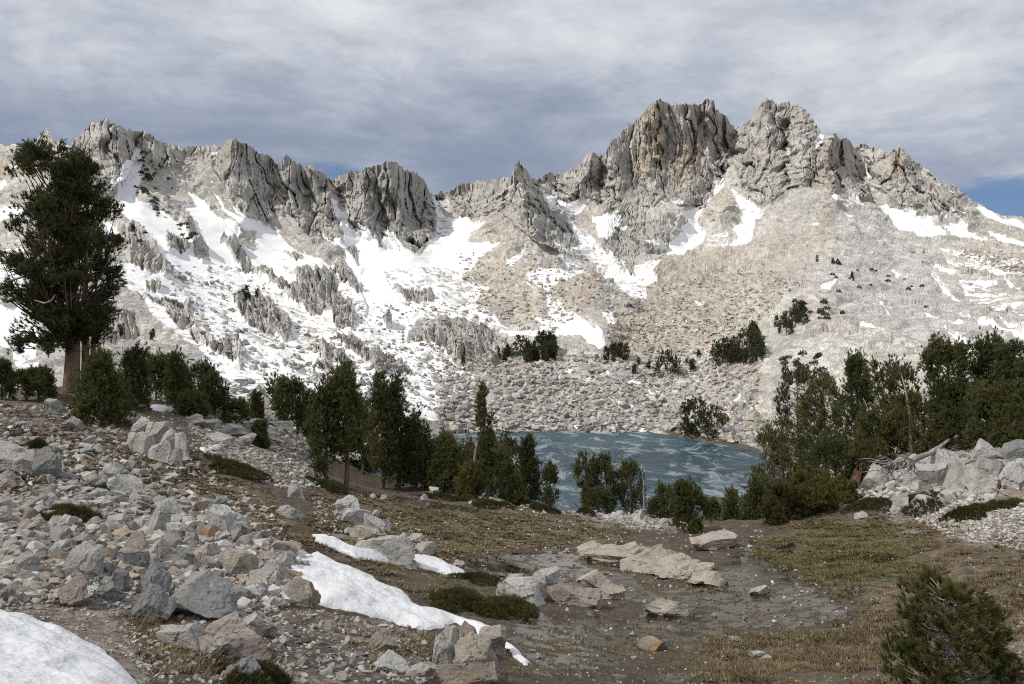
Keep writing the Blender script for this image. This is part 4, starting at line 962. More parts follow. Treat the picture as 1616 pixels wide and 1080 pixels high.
BOULDERS = [
    (128, 908, 58, 50, 'pale', 'upright grey boulder with a flat left face, above the pink boulder', .8, 0),
    (110, 955, 70, 46, 'pink', 'rounded pink granite boulder above the snow in the corner', .8, 0),
    (349, 843, 52, 46, 'white', 'tall pale pointed boulder standing highest in the left boulder field', .8, .1),
    (245, 842, 38, 34, 'pale', 'pale upright block left of the pointed boulder', .8, 0),
    (265, 815, 44, 28, 'white', 'white wedge of rock behind the upright pale block', .8, .2),
    (310, 975, 112, 66, 'rock', 'broad cracked grey ledge of granite behind the pink slab', .8, 0),
    (238, 974, 66, 48, 'dark', 'dark grey jagged block beside the cracked ledge', .8, 0),
    (350, 1030, 152, 52, 'pink', 'large flat pink granite slab in the left foreground', .6, .05),
    (281, 1022, 76, 32, 'pale', 'grey wedge leaning on the front of the flat pink slab', .6, -.1),
    (328, 1032, 60, 26, 'tan', 'low tan rock wedged under the front edge of the pink slab', .7, 0),
    (393, 998, 84, 34, 'white', 'whitish broken rock at the right end of the pink slab', .7, 0),
    (371, 908, 60, 40, 'tan', 'cream coloured block at the right of the boulder field', .8, 0),
    (424, 926, 62, 42, 'pale', 'pale cracked slab left of the snow strip', .8, .25),
    (470, 952, 46, 34, 'tan', 'smooth pale slab touching the left edge of the snow strip', .8, .3),
    (449, 897, 36, 26, 'pale', 'squared grey block at the top left of the snow strip', .9, 0),
    (476, 900, 24, 14, 'rock', 'small grey block lying on the top of the snow strip', .9, 0),
    (207, 900, 54, 30, 'dark', 'dark grey flat block right of the upright grey boulder', .8, 0),
    (240, 938, 52, 44, 'dark', 'dark square block above the dark jagged block', .8, 0),
    (181, 932, 42, 34, 'dark', 'blue grey block between the pink boulder and the dark square block', .8, 0),
    (163, 950, 46, 26, 'dark', 'tilted blue grey slab right of the pink boulder', .7, -.5),
    (190, 785, 64, 34, 'white', 'large white wedge of rock high on the left slope', .7, .35),
    (26, 742, 74, 46, 'pale', 'large flat topped slab at the left edge of the slope', .8, 0),
    (66, 755, 50, 50, 'dark', 'dark grey block leaning on the flat topped slab', .8, .4),
    (466, 786, 24, 24, 'pale', 'grey pointed rock on the gravel slope left of the pines', .9, 0),
    (456, 817, 40, 19, 'white', 'oval white rock above the snow strip', .8, 0),
    (212, 870, 44, 32, 'tan', 'cream squared block in the middle of the boulder field', .8, 0),
    (254, 884, 40, 34, 'pale', 'pale block with a vertical face right of the cream squared block', .8, 0),
    (273, 862, 26, 36, 'white', 'thin upright whitish rock in the middle of the boulder field', .7, 0),
    (288, 893, 38, 30, 'rock', 'split grey block behind the cracked ledge', .8, 0),
    (323, 880, 40, 22, 'tan', 'flat tan rock behind the cream block', .8, 0),
    (325, 852, 38, 24, 'orange', 'tan rock at the foot of the pointed boulder', .8, 0),
    (377, 1078, 64, 30, 'dark', 'dark rounded rock behind the green clump at the bottom edge', .8, 0),
    (604, 880, 104, 34, 'pale', 'long smooth grey boulder beside the narrow snow sliver', .6, .1),
    (545, 812, 46, 28, 'pale', 'topmost grey block of the rock pile below the pines', .8, 0),
    (562, 830, 50, 28, 'white', 'pale block in the middle of the rock pile below the pines', .8, 0),
    (588, 838, 40, 24, 'pale', 'low right hand block of the rock pile below the pines', .8, .2),
    (575, 850, 56, 20, 'tan', 'flat tan slab at the foot of the rock pile below the pines', .7, 0),
    (672, 873, 38, 20, 'rock', 'grey rock right of the long smooth boulder', .8, .2),
    (723, 893, 22, 8, 'tan', 'small flat stone right of the snow sliver', .8, 0),
    (824, 952, 88, 36, 'white', 'large white boulder behind the green heather', .75, .1),
    (907, 953, 92, 30, 'pink', 'flat pinkish boulder beside the white boulder in the bog', .6, .1),
    (861, 920, 50, 20, 'white', 'low white rock behind the white boulder in the bog', .8, 0),
    (812, 922, 42, 14, 'pale', 'flat pale rock furthest left of the bog boulders', .8, 0),
    (942, 928, 66, 26, 'tan', 'layered tan ledge behind the flat pinkish boulder', .7, .1),
    (965, 944, 44, 20, 'tan', 'rounded tan rock at the right end of the layered ledge', .8, 0),
    (1130, 866, 84, 22, 'tan', 'flat topped pale slab at the meadow edge above the bog', .6, 0),
    (1062, 970, 86, 24, 'tan', 'low pale ledge in the bog with a stepped end', .6, .15),
    (602, 1030, 50, 30, 'orange', 'rounded tan rock below the snow strip', .8, 0),
    (613, 1058, 62, 26, 'white', 'flat white stone left of the orange boulders', .7, 0),
    (668, 1068, 42, 22, 'pale', 'grey stone touching the left of the front orange boulder', .8, 0),
    (778, 1028, 44, 38, 'tan', 'tan rock behind the split orange boulder at the snow tip', .8, 0),
    (735, 1082, 100, 36, 'orange', 'low orange boulder at the bottom edge in front of the split boulder', .7, 0),
    (1032, 1026, 52, 18, 'orange', 'white and orange stone lying in the wet mud', .7, 0),
    (1200, 938, 32, 13, 'white', 'white stone right of the long rock ridge', .7, 0),
    (1198, 1038, 28, 10, 'white', 'white stone alone on the dry grass near the bottom edge', .7, 0),
    (1385, 772, 44, 40, 'pale', 'grey block beside the rotting stump', .8, .1),
    (1440, 766, 28, 24, 'white', 'white block below the root tangle', .8, 0),
    (1476, 772, 52, 42, 'pale', 'grey ribbed block in the middle of the right hand rocks', .8, 0),
    (1522, 772, 46, 50, 'pale', 'tall split block in the right hand rocks', .8, .15),
    (1566, 770, 70, 50, 'pale', 'broad pale block low in the right hand rocks', .8, -.1),
    (1608, 772, 46, 44, 'white', 'pale block at the right edge of the picture below the pines', .8, 0),
    (1500, 736, 52, 30, 'white', 'rounded white boulder under the pine branches', .8, 0),
    (1568, 738, 60, 42, 'pale', 'pale rock behind the broad block at the right', .8, .2),
    (1610, 726, 44, 32, 'dark', 'grey rock highest at the right edge below the pines', .8, 0),
    (1604, 792, 60, 20, 'orange', 'flat orange tinted slab at the right edge', .7, 0),
    (1424, 808, 32, 30, 'white', 'white block standing alone on the heath below the right hand rocks', .8, .1),
    (1463, 797, 38, 16, 'white', 'flat white rock right of the lone white block', .8, 0),
    (1500, 796, 20, 15, 'pale', 'small grey rock between the flat white rock and the shrubs', .8, 0),
    (1540, 816, 15, 10, 'white', 'small white stone in the heather at the right', .8, 0),
    (1360, 818, 20, 10, 'white', 'white stone at the edge of the green meadow', .8, 0),
    (1264, 806, 18, 13, 'white', 'white stone under the right hand bushes, upper of two', .8, 0),
    (1281, 812, 16, 9, 'white', 'white stone under the right hand bushes, lower of two', .8, 0),
    (800, 772, 54, 40, 'white', 'pale boulder behind the slender pine', .9, .2),
    (862, 792, 76, 62, 'white', 'pale rock rib dropping to the lake behind the conical pine', .9, .35),
]
for (px, by, w, h, mt, lab, dep, tl) in BOULDERS:
    place_rock('boulder' if w > 45 else 'rock', px, by, w, h, M[mt], lab, None, dep, tilt=tl)


def outcrop(name, parts, mat, label, seed, cat='outcrop'):
    """one outcrop split by joints into blocks: parts of (px, base, w, h)"""
    c = hit(np.mean([q[0] for q in parts]), np.mean([q[1] for q in parts]))
    root = link(name, None, loc=c, label=label, cat=cat)
    for k, (px, by, w, h, *own) in enumerate(parts):
        p = hit(px, by); m = p[1] / F
        v, f = chop(seed + k, 5, hi=.9)
        hw = w * m / 2; hh = h * m / 2 * 1.3
        a = .3 * math.sin(seed + k * 2.1); b = .2 * math.cos(seed * 3 + k)
        rot = np.array([[math.cos(a), -math.sin(a), 0], [math.sin(a), math.cos(a), 0], [0, 0, 1]])
        rot = rot @ np.array([[math.cos(b), 0, -math.sin(b)], [0, 1, 0], [math.sin(b), 0, math.cos(b)]])
        v = (v * np.array([hw, hw * .75, hh])) @ rot.T + np.array([p[0], p[1] + hw * .3, p[2] + hh * .5]) - c
        link('block', mesh_from('block', v, f, False), own[0] if own else mat, root)
    return root


outcrop('rock_ridge', [(938, 876, 60, 19), (958, 879, 54, 17), (978, 881, 60, 18), (998, 884, 54, 18), (1014, 888, 51, 27), (1034, 896, 66, 40), (1050, 900, 57, 34), (1068, 904, 57, 28), (1086, 909, 54, 23), (1103, 914, 54, 21), (1120, 920, 54, 19), (1132, 925, 39, 14), (1024, 900, 75, 20), (980, 886, 120, 15), (1078, 912, 110, 19), (1030, 902, 110, 24), (1060, 908, 60, 16)], M['tan'], 'long ribbed granite ridge rising out of the bog', 900)
outcrop('split_boulder', [(706, 1062, 46, 76, M['pale']), (694, 1056, 30, 58, M['white']), (718, 1062, 26, 74), (744, 1066, 66, 62, M['tan']), (764, 1064, 48, 44, M['pink']), (730, 1044, 50, 62)], M['orange'], 'upright split boulder with an orange stained face in front of the snow', 930, 'boulder')
outcrop('granite_outcrop', [(222, 690, 40, 34), (246, 698, 40, 36), (268, 710, 36, 36), (286, 722, 30, 40), (208, 708, 20, 26), (226, 716, 36, 36), (250, 728, 38, 34), (274, 734, 28, 28), (206, 672, 30, 20)], M['pale'], 'cracked granite outcrop on the slope right of the bushy pine', 960)
outcrop('granite_ledge', [(325, 678, 44, 16), (362, 686, 44, 18), (400, 676, 46, 14), (345, 698, 44, 16), (420, 690, 40, 14), (440, 676, 40, 12), (300, 668, 40, 14), (385, 702, 38, 16)], M['pale'], 'low broken granite ledge on the saddle behind the outcrop', 980)

# rocks of the boulder fields
ROCKMESH = []
for k in range(18):
    v, f = chop(1200 + k, 4, planes=13, hi=.88)
    me = mesh_from('rock', v, f, False); me.materials.append(M['rock']); ROCKMESH.append(me)
WHITEMESH = []
for k in range(6):
    v, f = chop(1300 + k, 4, planes=13, hi=.88)
    me = mesh_from('rock', v, f, False); me.materials.append(M['white']); WHITEMESH.append(me)


def in_poly(p, poly):
    ins = False
    for k in range(len(poly)):
        ax, ay = poly[k - 1]; bx, by = poly[k]
        if (ay > p[1]) != (by > p[1]) and p[0] < (bx - ax) * (p[1] - ay) / (by - ay) + ax: ins = not ins
    return ins


def scatter(poly, n, rng):
    xs = [q[0] for q in poly]; ys = [q[1] for q in poly]; out = []
    while len(out) < n:
        p = (rng.uniform(min(xs), max(xs)), rng.uniform(min(ys), max(ys)))
        if in_poly(p, poly): out.append(p)
    return out


rng = random.Random(11)
FIELDS = [
    ([(0, 800), (130, 790), (300, 800), (400, 850), (480, 885), (440, 960), (400, 960), (250, 900), (140, 930), (0, 960)], 75, 14, 40, ROCKMESH, 'angular granite rock lying in the left boulder field', 'rocks of the left boulder field'),
    ([(0, 690), (140, 700), (250, 750), (380, 800), (300, 805), (0, 800)], 42, 10, 30, ROCKMESH, 'angular granite rock on the upper left slope under the big pine', 'rocks on the upper left slope'),
    ([(0, 625), (120, 625), (210, 670), (200, 690), (0, 690)], 14, 10, 30, ROCKMESH, 'pale rock on the crest at the foot of the big pine', 'rocks at the foot of the big pine'),
    ([(500, 800), (600, 810), (690, 870), (640, 880), (540, 850)], 16, 10, 26, WHITEMESH, 'pale rock beside the rock pile below the pines', 'rocks around the rock pile'),
    ([(920, 800), (990, 800), (1060, 828), (1050, 838), (960, 825)], 36, 7, 20, WHITEMESH, 'white block in the rubble between the meadow and the lake', 'white rubble above the lake'),
    ([(1370, 730), (1480, 710), (1616, 700), (1616, 790), (1500, 790), (1380, 785)], 40, 12, 36, WHITEMESH, 'pale block in the rock bank under the pines at the right', 'rocks of the right hand bank'),
    ([(430, 960), (620, 1000), (670, 1075), (440, 1078)], 24, 10, 26, ROCKMESH, 'stone on the wet ground below the snow strip', 'stones below the snow strip'),
    ([(820, 960), (1250, 960), (1450, 1060), (850, 1070)], 16, 7, 20, ROCKMESH, 'small stone in the wet bog', 'stones in the bog'),
    ([(500, 790), (760, 770), (960, 800), (980, 815), (760, 800), (600, 800)], 24, 7, 18, WHITEMESH, 'small pale rock on the meadow edge below the pines', 'rocks along the meadow edge'),
]
for poly, n, a, b, meshes, lab, grp in FIELDS:
    for (px, py) in scatter(poly, n, rng):
        s = a + (b - a) * rng.random() ** 2.2
        place_rock('rock', px, py, s, s * rng.uniform(.4, .85), None, lab, grp, mesh=rng.choice(meshes))

# litter of small stones: uncountable
def hull_templates(n, seed):
    rs = np.random.RandomState(seed); out = []
    for _ in range(n):
        bm = bmesh.new()
        for p in rs.normal(size=(11, 3)):
            p /= np.linalg.norm(p); bm.verts.new(p * rs.uniform(.8, 1.1))
        bmesh.ops.convex_hull(bm, input=bm.verts)
        bm.verts.index_update()
        vs = [v for v in bm.verts if v.link_faces]
        idx = {v: i for i, v in enumerate(vs)}
        out.append((np.array([v.co[:] for v in vs]), np.array([[idx[v] for v in f.verts] for f in bm.faces])))
        bm.free()
    return out


HULLS = hull_templates(14, 5)


def stone_mesh(name, pts, sizes, cols, seed, flat=.65):
    rs = np.random.RandomState(seed); V, Fc, C, n = [], [], [], 0
    for p, s, c in zip(pts, sizes, cols):
        v, f = HULLS[rs.randint(len(HULLS))]
        a = rs.uniform(0, 6.28); ca, sa = math.cos(a), math.sin(a)
        v = v * np.array([rs.uniform(.8, 1.25), rs.uniform(.6, 1.0), rs.uniform(.4, flat + .25)]) * s
        t = rs.uniform(-.4, .4); ct, st = math.cos(t), math.sin(t)
        v = v @ np.array([[1, 0, 0], [0, ct, -st], [0, st, ct]])
        v = v @ np.array([[ca, -sa, 0], [sa, ca, 0], [0, 0, 1]]) + p
        V.append(v); Fc.append(f + n); n += len(v); C.append(np.tile(c, (len(v), 1)))
    me = mesh_from(name, np.concatenate(V), np.concatenate(Fc), False)
    attr(me, 'rockcol', np.concatenate(C), 'FLOAT_COLOR')
    return me


TONES = np.array([(0.41, 0.40, 0.375), (0.50, 0.485, 0.455), (0.30, 0.295, 0.285), (0.43, 0.375, 0.31), (0.37, 0.31, 0.25), (0.55, 0.535, 0.505), (0.24, 0.20, 0.165)])
STONEZ = [([(0, 790), (140, 780), (320, 790), (410, 840), (490, 885), (450, 960), (390, 960), (250, 905), (140, 940), (0, 960)], 2000, 9, 36, 1), ([(0, 690), (150, 700), (300, 760), (300, 800), (0, 800)], 420, 8, 28, 1), ([(0, 780), (430, 800), (490, 880), (440, 965), (330, 990), (200, 960), (0, 965)], 3600, 2, 16, 1), ([(0, 640), (150, 640), (330, 740), (430, 800), (0, 780)], 1900, 2, 14, 1), ([(290, 655), (430, 662), (510, 700), (510, 770), (430, 770), (330, 720)], 2400, 2, 13, 1), ([(420, 955), (670, 985), (680, 1080), (230, 1080), (200, 1000)], 1800, 2, 15, 1), ([(1400, 795), (1616, 785), (1616, 870), (1500, 850)], 2300, 2, 9, 2), ([(1340, 740), (1616, 700), (1616, 800), (1360, 800)], 1500, 3, 20, 2), ([(900, 795), (1070, 805), (1060, 840), (950, 828)], 500, 2, 8, 2), ([(490, 780), (700, 850), (730, 890), (600, 890), (500, 840)], 800, 2, 9, 1), ([(720, 770), (960, 800), (960, 820), (740, 800)], 350, 2, 8, 2), ([(650, 860), (1250, 860), (1450, 1000), (1400, 1080), (760, 1080), (800, 960)], 800, 2, 8, 1), ([(1480, 940), (1616, 920), (1616, 1080), (1500, 1080)], 350, 2, 10, 1), ([(560, 775), (980, 820), (1200, 830), (1250, 860), (1000, 870), (700, 880), (560, 850)], 700, 1.5, 6, 2), ([(1250, 820), (1616, 860), (1616, 1080), (1000, 1080), (1200, 1000)], 700, 1.5, 6, 1), ([(230, 640), (300, 650), (330, 720), (250, 720)], 500, 1.5, 8, 1), ([(0, 960), (200, 960), (260, 1080), (200, 1040)], 500, 2, 9, 1)]
rs = np.random.RandomState(77); pts, szs, cls = [], [], []
for poly, n, a, b, tone in STONEZ:
    for (px, py) in scatter(poly, n, rng):
        p = hit(px, py); s = (a + (b - a) * rng.random() ** 2.6) * p[1] / F * .55
        pts.append(p + np.array([0, 0, s * .12])); szs.append(s)
        c = TONES[rs.randint(len(TONES))] if tone == 1 else TONES[[1, 5, 0, 5, 3][rs.randint(5)]]
        cls.append(c * rs.uniform(.8, 1.15))
STONEZ and link('stone_litter', stone_mesh('stone_litter', pts, szs, cls, 3), M['stones'], kind='stuff')

# talus on the far shore and the slopes above the lake
TAL = [([(690, 600), (900, 600), (1060, 640), (1190, 640), (1210, 700), (1150, 700), (1050, 682), (690, 684)], 3600, .5, 2.6, 0), ([(700, 560), (950, 560), (1200, 560), (1200, 640), (900, 620), (700, 610)], 1900, .5, 2.2, 0), ([(950, 470), (1200, 420), (1260, 450), (1150, 560), (960, 560)], 1800, .5, 2.2, 1), ([(560, 480), (760, 480), (820, 560), (740, 660), (600, 640), (480, 600)], 1300, .5, 2.2, 0), ([(250, 420), (420, 420), (560, 620), (430, 650), (300, 540)], 500, .5, 2.6, 0), ([(1080, 640), (1210, 650), (1215, 705), (1100, 690)], 500, .5, 2.2, 1), ([(720, 400), (950, 400), (960, 470), (850, 540), (740, 480)], 900, .6, 2.6, 1), ([(1500, 400), (1616, 400), (1616, 440)], 300, .6, 2.4, 1), ([(230, 560), (300, 560), (430, 640), (420, 665), (300, 640)], 500, .4, 1.8, 0)]
pts, szs, cls = [], [], []
for poly, n, a, b, warm in TAL:
    for (px, py) in scatter(poly, n, rng):
        p = on_mountain(px, py)
        s = (a + (b - a) * rng.random() ** 3.2) * .62
        pts.append(p + np.array([0, 0, s * .2])); szs.append(s)
        c = TONES[[0, 1, 2, 3, 0, 2][rs.randint(6)]] if not warm else TONES[[0, 1, 3, 3, 4, 5][rs.randint(6)]]
        cls.append(c * rs.uniform(.75, 1.05))
link('talus', stone_mesh('talus', pts, szs, cls, 4, .8), M['talus'], kind='stuff')

# ================================================================== SNOW PATCHES in the foreground
def seg_dist(X, Y, poly):
    d = np.full(X.shape, 1e9)
    for k in range(len(poly)):
        ax, ay = poly[k - 1]; bx, by = poly[k]
        vx, vy = bx - ax, by - ay
        t = np.clip(((X - ax) * vx + (Y - ay) * vy) / (vx * vx + vy * vy + 1e-9), 0, 1)
        d = np.minimum(d, np.hypot(X - ax - t * vx, Y - ay - t * vy))
    ins = np.zeros(X.shape, bool)
    for k in range(len(poly)):
        ax, ay = poly[k - 1]; bx, by = poly[k]
        if ay == by: continue
        ins ^= ((ay > Y) != (by > Y)) & (X < (bx - ax) * (Y - ay) / (by - ay) + ax)
    return np.where(ins, d, -d)


def snow_patch(poly, thick, label, ramp=14.0, step=3):
    W = np.array([hit(*q) for q in poly])
    x0, y0 = W[:, :2].min(0) - .6; x1, y1 = W[:, :2].max(0) + .6
    sp = max((x1 - x0), (y1 - y0)) / 190
    gx, gy = np.meshgrid(np.arange(x0, x1 + sp, sp), np.arange(y0, y1 + sp, sp))
    sd = seg_dist(gx, gy, W[:, :2])
    q = np.stack([gx.ravel(), gy.ravel(), 0 * gx.ravel()], -1)
    sd = sd + ((fbm(q / .9, 4, 401).reshape(gx.shape) - .5) * .55 + (vnoise(q / .16, 402).reshape(gx.shape) - .5) * .06) * ramp
    t = thick * np.sqrt(np.clip(sd / (thick * 3.2), 0, 1)) + np.clip(sd, -.5, 0) * .9
    relief = ((fbm(q / .5, 3, 405).reshape(gx.shape) - .5) * .12 + (ridged(q / .22, 2, 406).reshape(gx.shape) - .5) * .03) * np.clip(sd * 2, 0, 1)
    gz = ground_h(gx.ravel(), gy.ravel()).reshape(gx.shape)
    k = 3
    z = gz + t + relief
    V = np.stack([gx, gy, z], -1).reshape(-1, 3)
    f = grid_faces(*gx.shape)
    keep = (sd.ravel()[f] > -.35).any(1)
    f = f[keep]
    used = np.unique(f); mp = np.full(len(V), -1); mp[used] = np.arange(len(used))
    c = W.mean(0)
    me = mesh_from('snow_patch', V[used] - c, mp[f], True)
    link('snow_patch', me, M['snow'], loc=c, label=label, cat='snow patch')


snow_patch([(0, 968), (40, 978), (90, 995), (140, 1015), (170, 1030), (192, 1050), (215, 1080), (225, 1130), (-160, 1130), (-160, 962)], .10, 'broad snow patch filling the corner below the pink boulder', .16)
snow_patch([(470, 880), (500, 872), (540, 892), (560, 897), (600, 920), (637, 934), (657, 954), (700, 967), (747, 979), (787, 997), (794, 1011), (824, 1031), (836, 1046), (831, 1051), (806, 1034), (760, 1006), (720, 985), (684, 991), (665, 996), (623, 984), (573, 969), (540, 962), (503, 955), (497, 920), (470, 912), (440, 898)], .15, 'long snow strip narrowing to a tip beside the split orange boulder', .5)
snow_patch([(493, 845), (520, 849), (567, 868), (603, 874), (640, 885), (643, 876), (670, 877), (700, 887), (739, 907), (720, 911), (684, 902), (650, 893), (607, 887), (560, 882), (500, 857)], .16, 'narrow snow sliver in front of the long smooth boulder', .25)
snow_patch([(236, 640), (262, 640), (278, 645), (255, 650), (238, 648)], .2, 'small snow patch under the pines on the left crest', .2)
snow_patch([(316, 709), (345, 703), (352, 706), (322, 714)], .2, 'tiny snow patch on the gravel beside the granite ledge', .2)

# ================================================================== TREES
def tube(path, radii, sides=6):
    path = np.asarray(path, float); n = len(path)
    V = []
    for i in range(n):
        d = path[min(i + 1, n - 1)] - path[max(i - 1, 0)]
        d /= np.linalg.norm(d) + 1e-9
        a = np.cross(d, [0.31, 0.95, 0.05]); a /= np.linalg.norm(a) + 1e-9; b = np.cross(d, a)
        for k in range(sides):
            t = 2 * math.pi * k / sides
            V.append(path[i] + radii[i] * (math.cos(t) * a + math.sin(t) * b))
    Fq = [[i * sides + k, i * sides + (k + 1) % sides, (i + 1) * sides + (k + 1) % sides, (i + 1) * sides + k] for i in range(n - 1) for k in range(sides)]
    V.append(path[-1]); e = len(V) - 1
    Fq += [[(n - 1) * sides + k, (n - 1) * sides + (k + 1) % sides, e, e] for k in range(sides)]
    return np.array(V), np.array(Fq)


class Geo:
    def __init__(s): s.v = []; s.f = []; s.n = 0

    def add(s, v, f):
        s.v.append(v); s.f.append(f + s.n); s.n += len(v)

    def mesh(s, name, smooth=True):
        f = np.concatenate(s.f)
        if f.shape[1] == 4:
            tri = f[:, 2] == f[:, 3]
            return mesh_from(name, np.concatenate(s.v), [f[~tri], f[tri][:, :3]], smooth)
        return mesh_from(name, np.concatenate(s.v), f, smooth)


def tuft_template(rs, needles, width, axis_len=.55, spread=1.0):
    """bottle-brush spray of needles along +z, about unit length; (needles*3, 3)"""
    V = []
    for k in range(needles):
        a = rs.uniform(0, 2 * math.pi); s = rs.uniform(0, axis_len)
        el = rs.uniform(.25, 1.0) * spread
        d = np.array([math.cos(a) * math.sin(el), math.sin(a) * math.sin(el), math.cos(el)])
        L = rs.uniform(.4, .62)
        side = np.cross(d, rs.normal(size=3)); side /= np.linalg.norm(side)
        b = np.array([0, 0, s])
        V += [b - side * width / 2, b + side * width / 2, b + d * L]
    return np.array(V)


def basis(d):
    d = d / (np.linalg.norm(d, axis=1, keepdims=True) + 1e-9)
    r = np.where(np.abs(d[:, :1]) < .9, [[1., 0, 0]], [[0, 1., 0]])
    a = np.cross(r, d); a /= np.linalg.norm(a, axis=1, keepdims=True); b = np.cross(d, a)
    return np.stack([a, b, d], -1)


def spray_mesh(name, pos, dirs, scales, rs, needles, width, nt=6, spread=1.0):
    T = [tuft_template(rs, needles, width, spread=spread) for _ in range(nt)]
    which = rs.randint(nt, size=len(pos)); B = basis(dirs)
    V = []
    for k in range(nt):
        m = which == k
        if not m.any(): continue
        v = np.einsum('nij,tj->nti', B[m], T[k]) * scales[m][:, None, None] + pos[m][:, None, :]
        V.append(v.reshape(-1, 3))
    V = np.concatenate(V)
    return mesh_from(name, V, np.arange(len(V)).reshape(-1, 3), False)


def conifer(h, prof, rs, clumps=46, per=34, ts=.34, needles=16, width=.10, trunk_r=None, crown_from=.12, leaders=2, lean=(0, 0), bare=.0, up=.9, csize=.055, limbs=True):
    """prof: [(t, left, right)] half widths in metres at height fraction t. Returns trunk Geo, crown arrays"""
    pr = np.array(prof, float)
    tr = trunk_r or max(.05, h * .022)
    lx, ly = lean
    path = [np.array([lx * h * t * t + .02 * h * math.sin(t * 5 + rs.uniform(0, 1)) * (t > 0), ly * h * t * t, h * t * .97]) for t in np.linspace(0, 1, 9)]
    path[0] = np.array([0., 0, -.35])
    G = Geo(); G.add(*tube(path, [tr * (1.25 if i == 0 else 1) * (1 - .88 * i / 8) for i in range(9)], 8))
    P, D, S = [], [], []
    zs = np.array([q[2] for q in path]); px_ = np.array([q[0] for q in path]); py_ = np.array([q[1] for q in path])
    ax = lambda z: np.array([np.interp(z, zs, px_), np.interp(z, zs, py_), z])
    wmean = max(.12, (pr[:, 1] + pr[:, 2]).mean() / 2)
    for c in range(clumps):
        t = rs.uniform(crown_from, .97)
        t = crown_from + (t - crown_from) * (1 - .12 * rs.rand())
        L, Rr = np.interp(t, pr[:, 0], pr[:, 1]), np.interp(t, pr[:, 0], pr[:, 2])
        a = rs.uniform(0, 2 * math.pi)
        rr = (L if math.cos(a) < 0 else Rr) * (.35 + .65 * rs.rand() ** .5)
        ry = (L + Rr) / 2 * (.35 + .65 * rs.rand() ** .5)
        o = np.array([math.cos(a) * rr, math.sin(a) * ry, 0])
        cpos = ax(h * t) + o
        cs = csize * h * rs.uniform(.55, 1.4)
        out = np.array([math.cos(a), math.sin(a), 0])
        k = int(per * rs.uniform(.6, 1.4))
        g = rs.normal(size=(k, 3)) * np.array([.55, .55, 1.05]) * cs
        P.append(cpos + g)
        d = np.tile(out * (1 - up) * 1.6 + np.array([0, 0, up]), (k, 1)) + g / (cs + 1e-6) * .45 + rs.normal(size=(k, 3)) * .25
        D.append(d); S.append(ts * rs.uniform(.75, 1.25, k))
        if limbs and np.linalg.norm(o) > .25:
            z0 = max(h * t - np.linalg.norm(o) * rs.uniform(.35, .9), h * .06)
            s = ax(z0); mid = s * .45 + cpos * .55 + np.array([0, 0, -.06 * np.linalg.norm(o)])
            lr = max(.012, tr * .28 * (1 - t * .7))
            G.add(*tube([s, mid, cpos], [lr, lr * .7, lr * .25], 4))
    for k in range(leaders):
        a = rs.uniform(0, 6.28); off = np.array([math.cos(a), math.sin(a), 0]) * wmean * (.0 if k == 0 else rs.uniform(.3, .7))
        z1 = h * (1.0 if k == 0 else rs.uniform(.86, .97)); n = int(per * 1.5)
        z = rs.uniform(h * .74, z1, n)
        taper = np.clip((z1 - z) / (h * .26), .08, 1) * wmean * .38
        b = np.array([ax(min(q, h * .97)) for q in z]); b[:, 2] = z - .02 * h
        g = rs.normal(size=(n, 3)) * .5; g[:, 2] = 0
        P.append(b + off + g * taper[:, None]); D.append(np.tile([0, 0, 1.0], (n, 1)) + g * .5 + rs.normal(size=(n, 3)) * .15); S.append(ts * rs.uniform(.7, 1.1, n))
    return G, np.concatenate(P), np.concatenate(D), np.concatenate(S)


# outline profiles: (height fraction, half width left, half width right) for a width of 1
COLUMN = [(0, .30, .30), (.15, .48, .48), (.4, .50, .50), (.65, .42, .42), (.85, .26, .26), (1, .08, .08)]
CONE = [(0, .5, .5), (.2, .50, .50), (.45, .40, .40), (.7, .24, .24), (.9, .11, .11), (1, .03, .03)]
ROUND = [(0, .38, .38), (.2, .52, .52), (.5, .56, .56), (.75, .46, .46), (.92, .25, .25), (1, .08, .08)]
SLIM = [(0, .3, .3), (.3, .42, .42), (.6, .5, .5), (.8, .46, .46), (.95, .3, .3), (1, .1, .1)]
TOPPY = [(0, .15, .15), (.35, .25, .25), (.55, .45, .42), (.75, .55, .48), (.92, .4, .4), (1, .12, .12)]
BUSH = [(0, .5, .5), (.2, .55, .55), (.5, .52, .52), (.8, .38, .38), (1, .12, .12)]


def tree(name, px, base, top, wpx, prof, label, Y=None, mat='needle', seed=None, group=None, cat='tree', **kw):
    if Y is None:
        p = hit(px, base)
    else:
        x = (px - CX) / F * Y; p = np.array([x, Y, zat(x, Y)])
    ztop = (CY - top) / F * p[1]
    h = max(.4, ztop - p[2])
    w = wpx * p[1] / F
    rs_ = np.random.RandomState(seed if seed is not None else int(px * 13 + base * 7 + top) % 99991)
    pr = [(t, a * w, b * w) for t, a, b in prof]
    dens = kw.pop('dens', 1.0)
    near = max(1.0, 50.0 / p[1])
    ts = kw.pop('ts', .30)
    cl = kw.pop('clumps', int(np.clip(18 + h * w * 3.3, 20, 70) * dens))
    G, P, D, S = conifer(h, pr, rs_, clumps=cl, ts=ts, csize=kw.pop('csize', np.clip(.26 / h, .02, .10)), **kw)
    root = link(name, None, loc=p, label=label, cat=cat, group=group)
    link('trunk', G.mesh('trunk'), M['bark'], root)
    link('crown', spray_mesh('crown', P, D, S, rs_, kw.get('needles', 16), kw.get('width', .125)), M[mat], root)
    return root


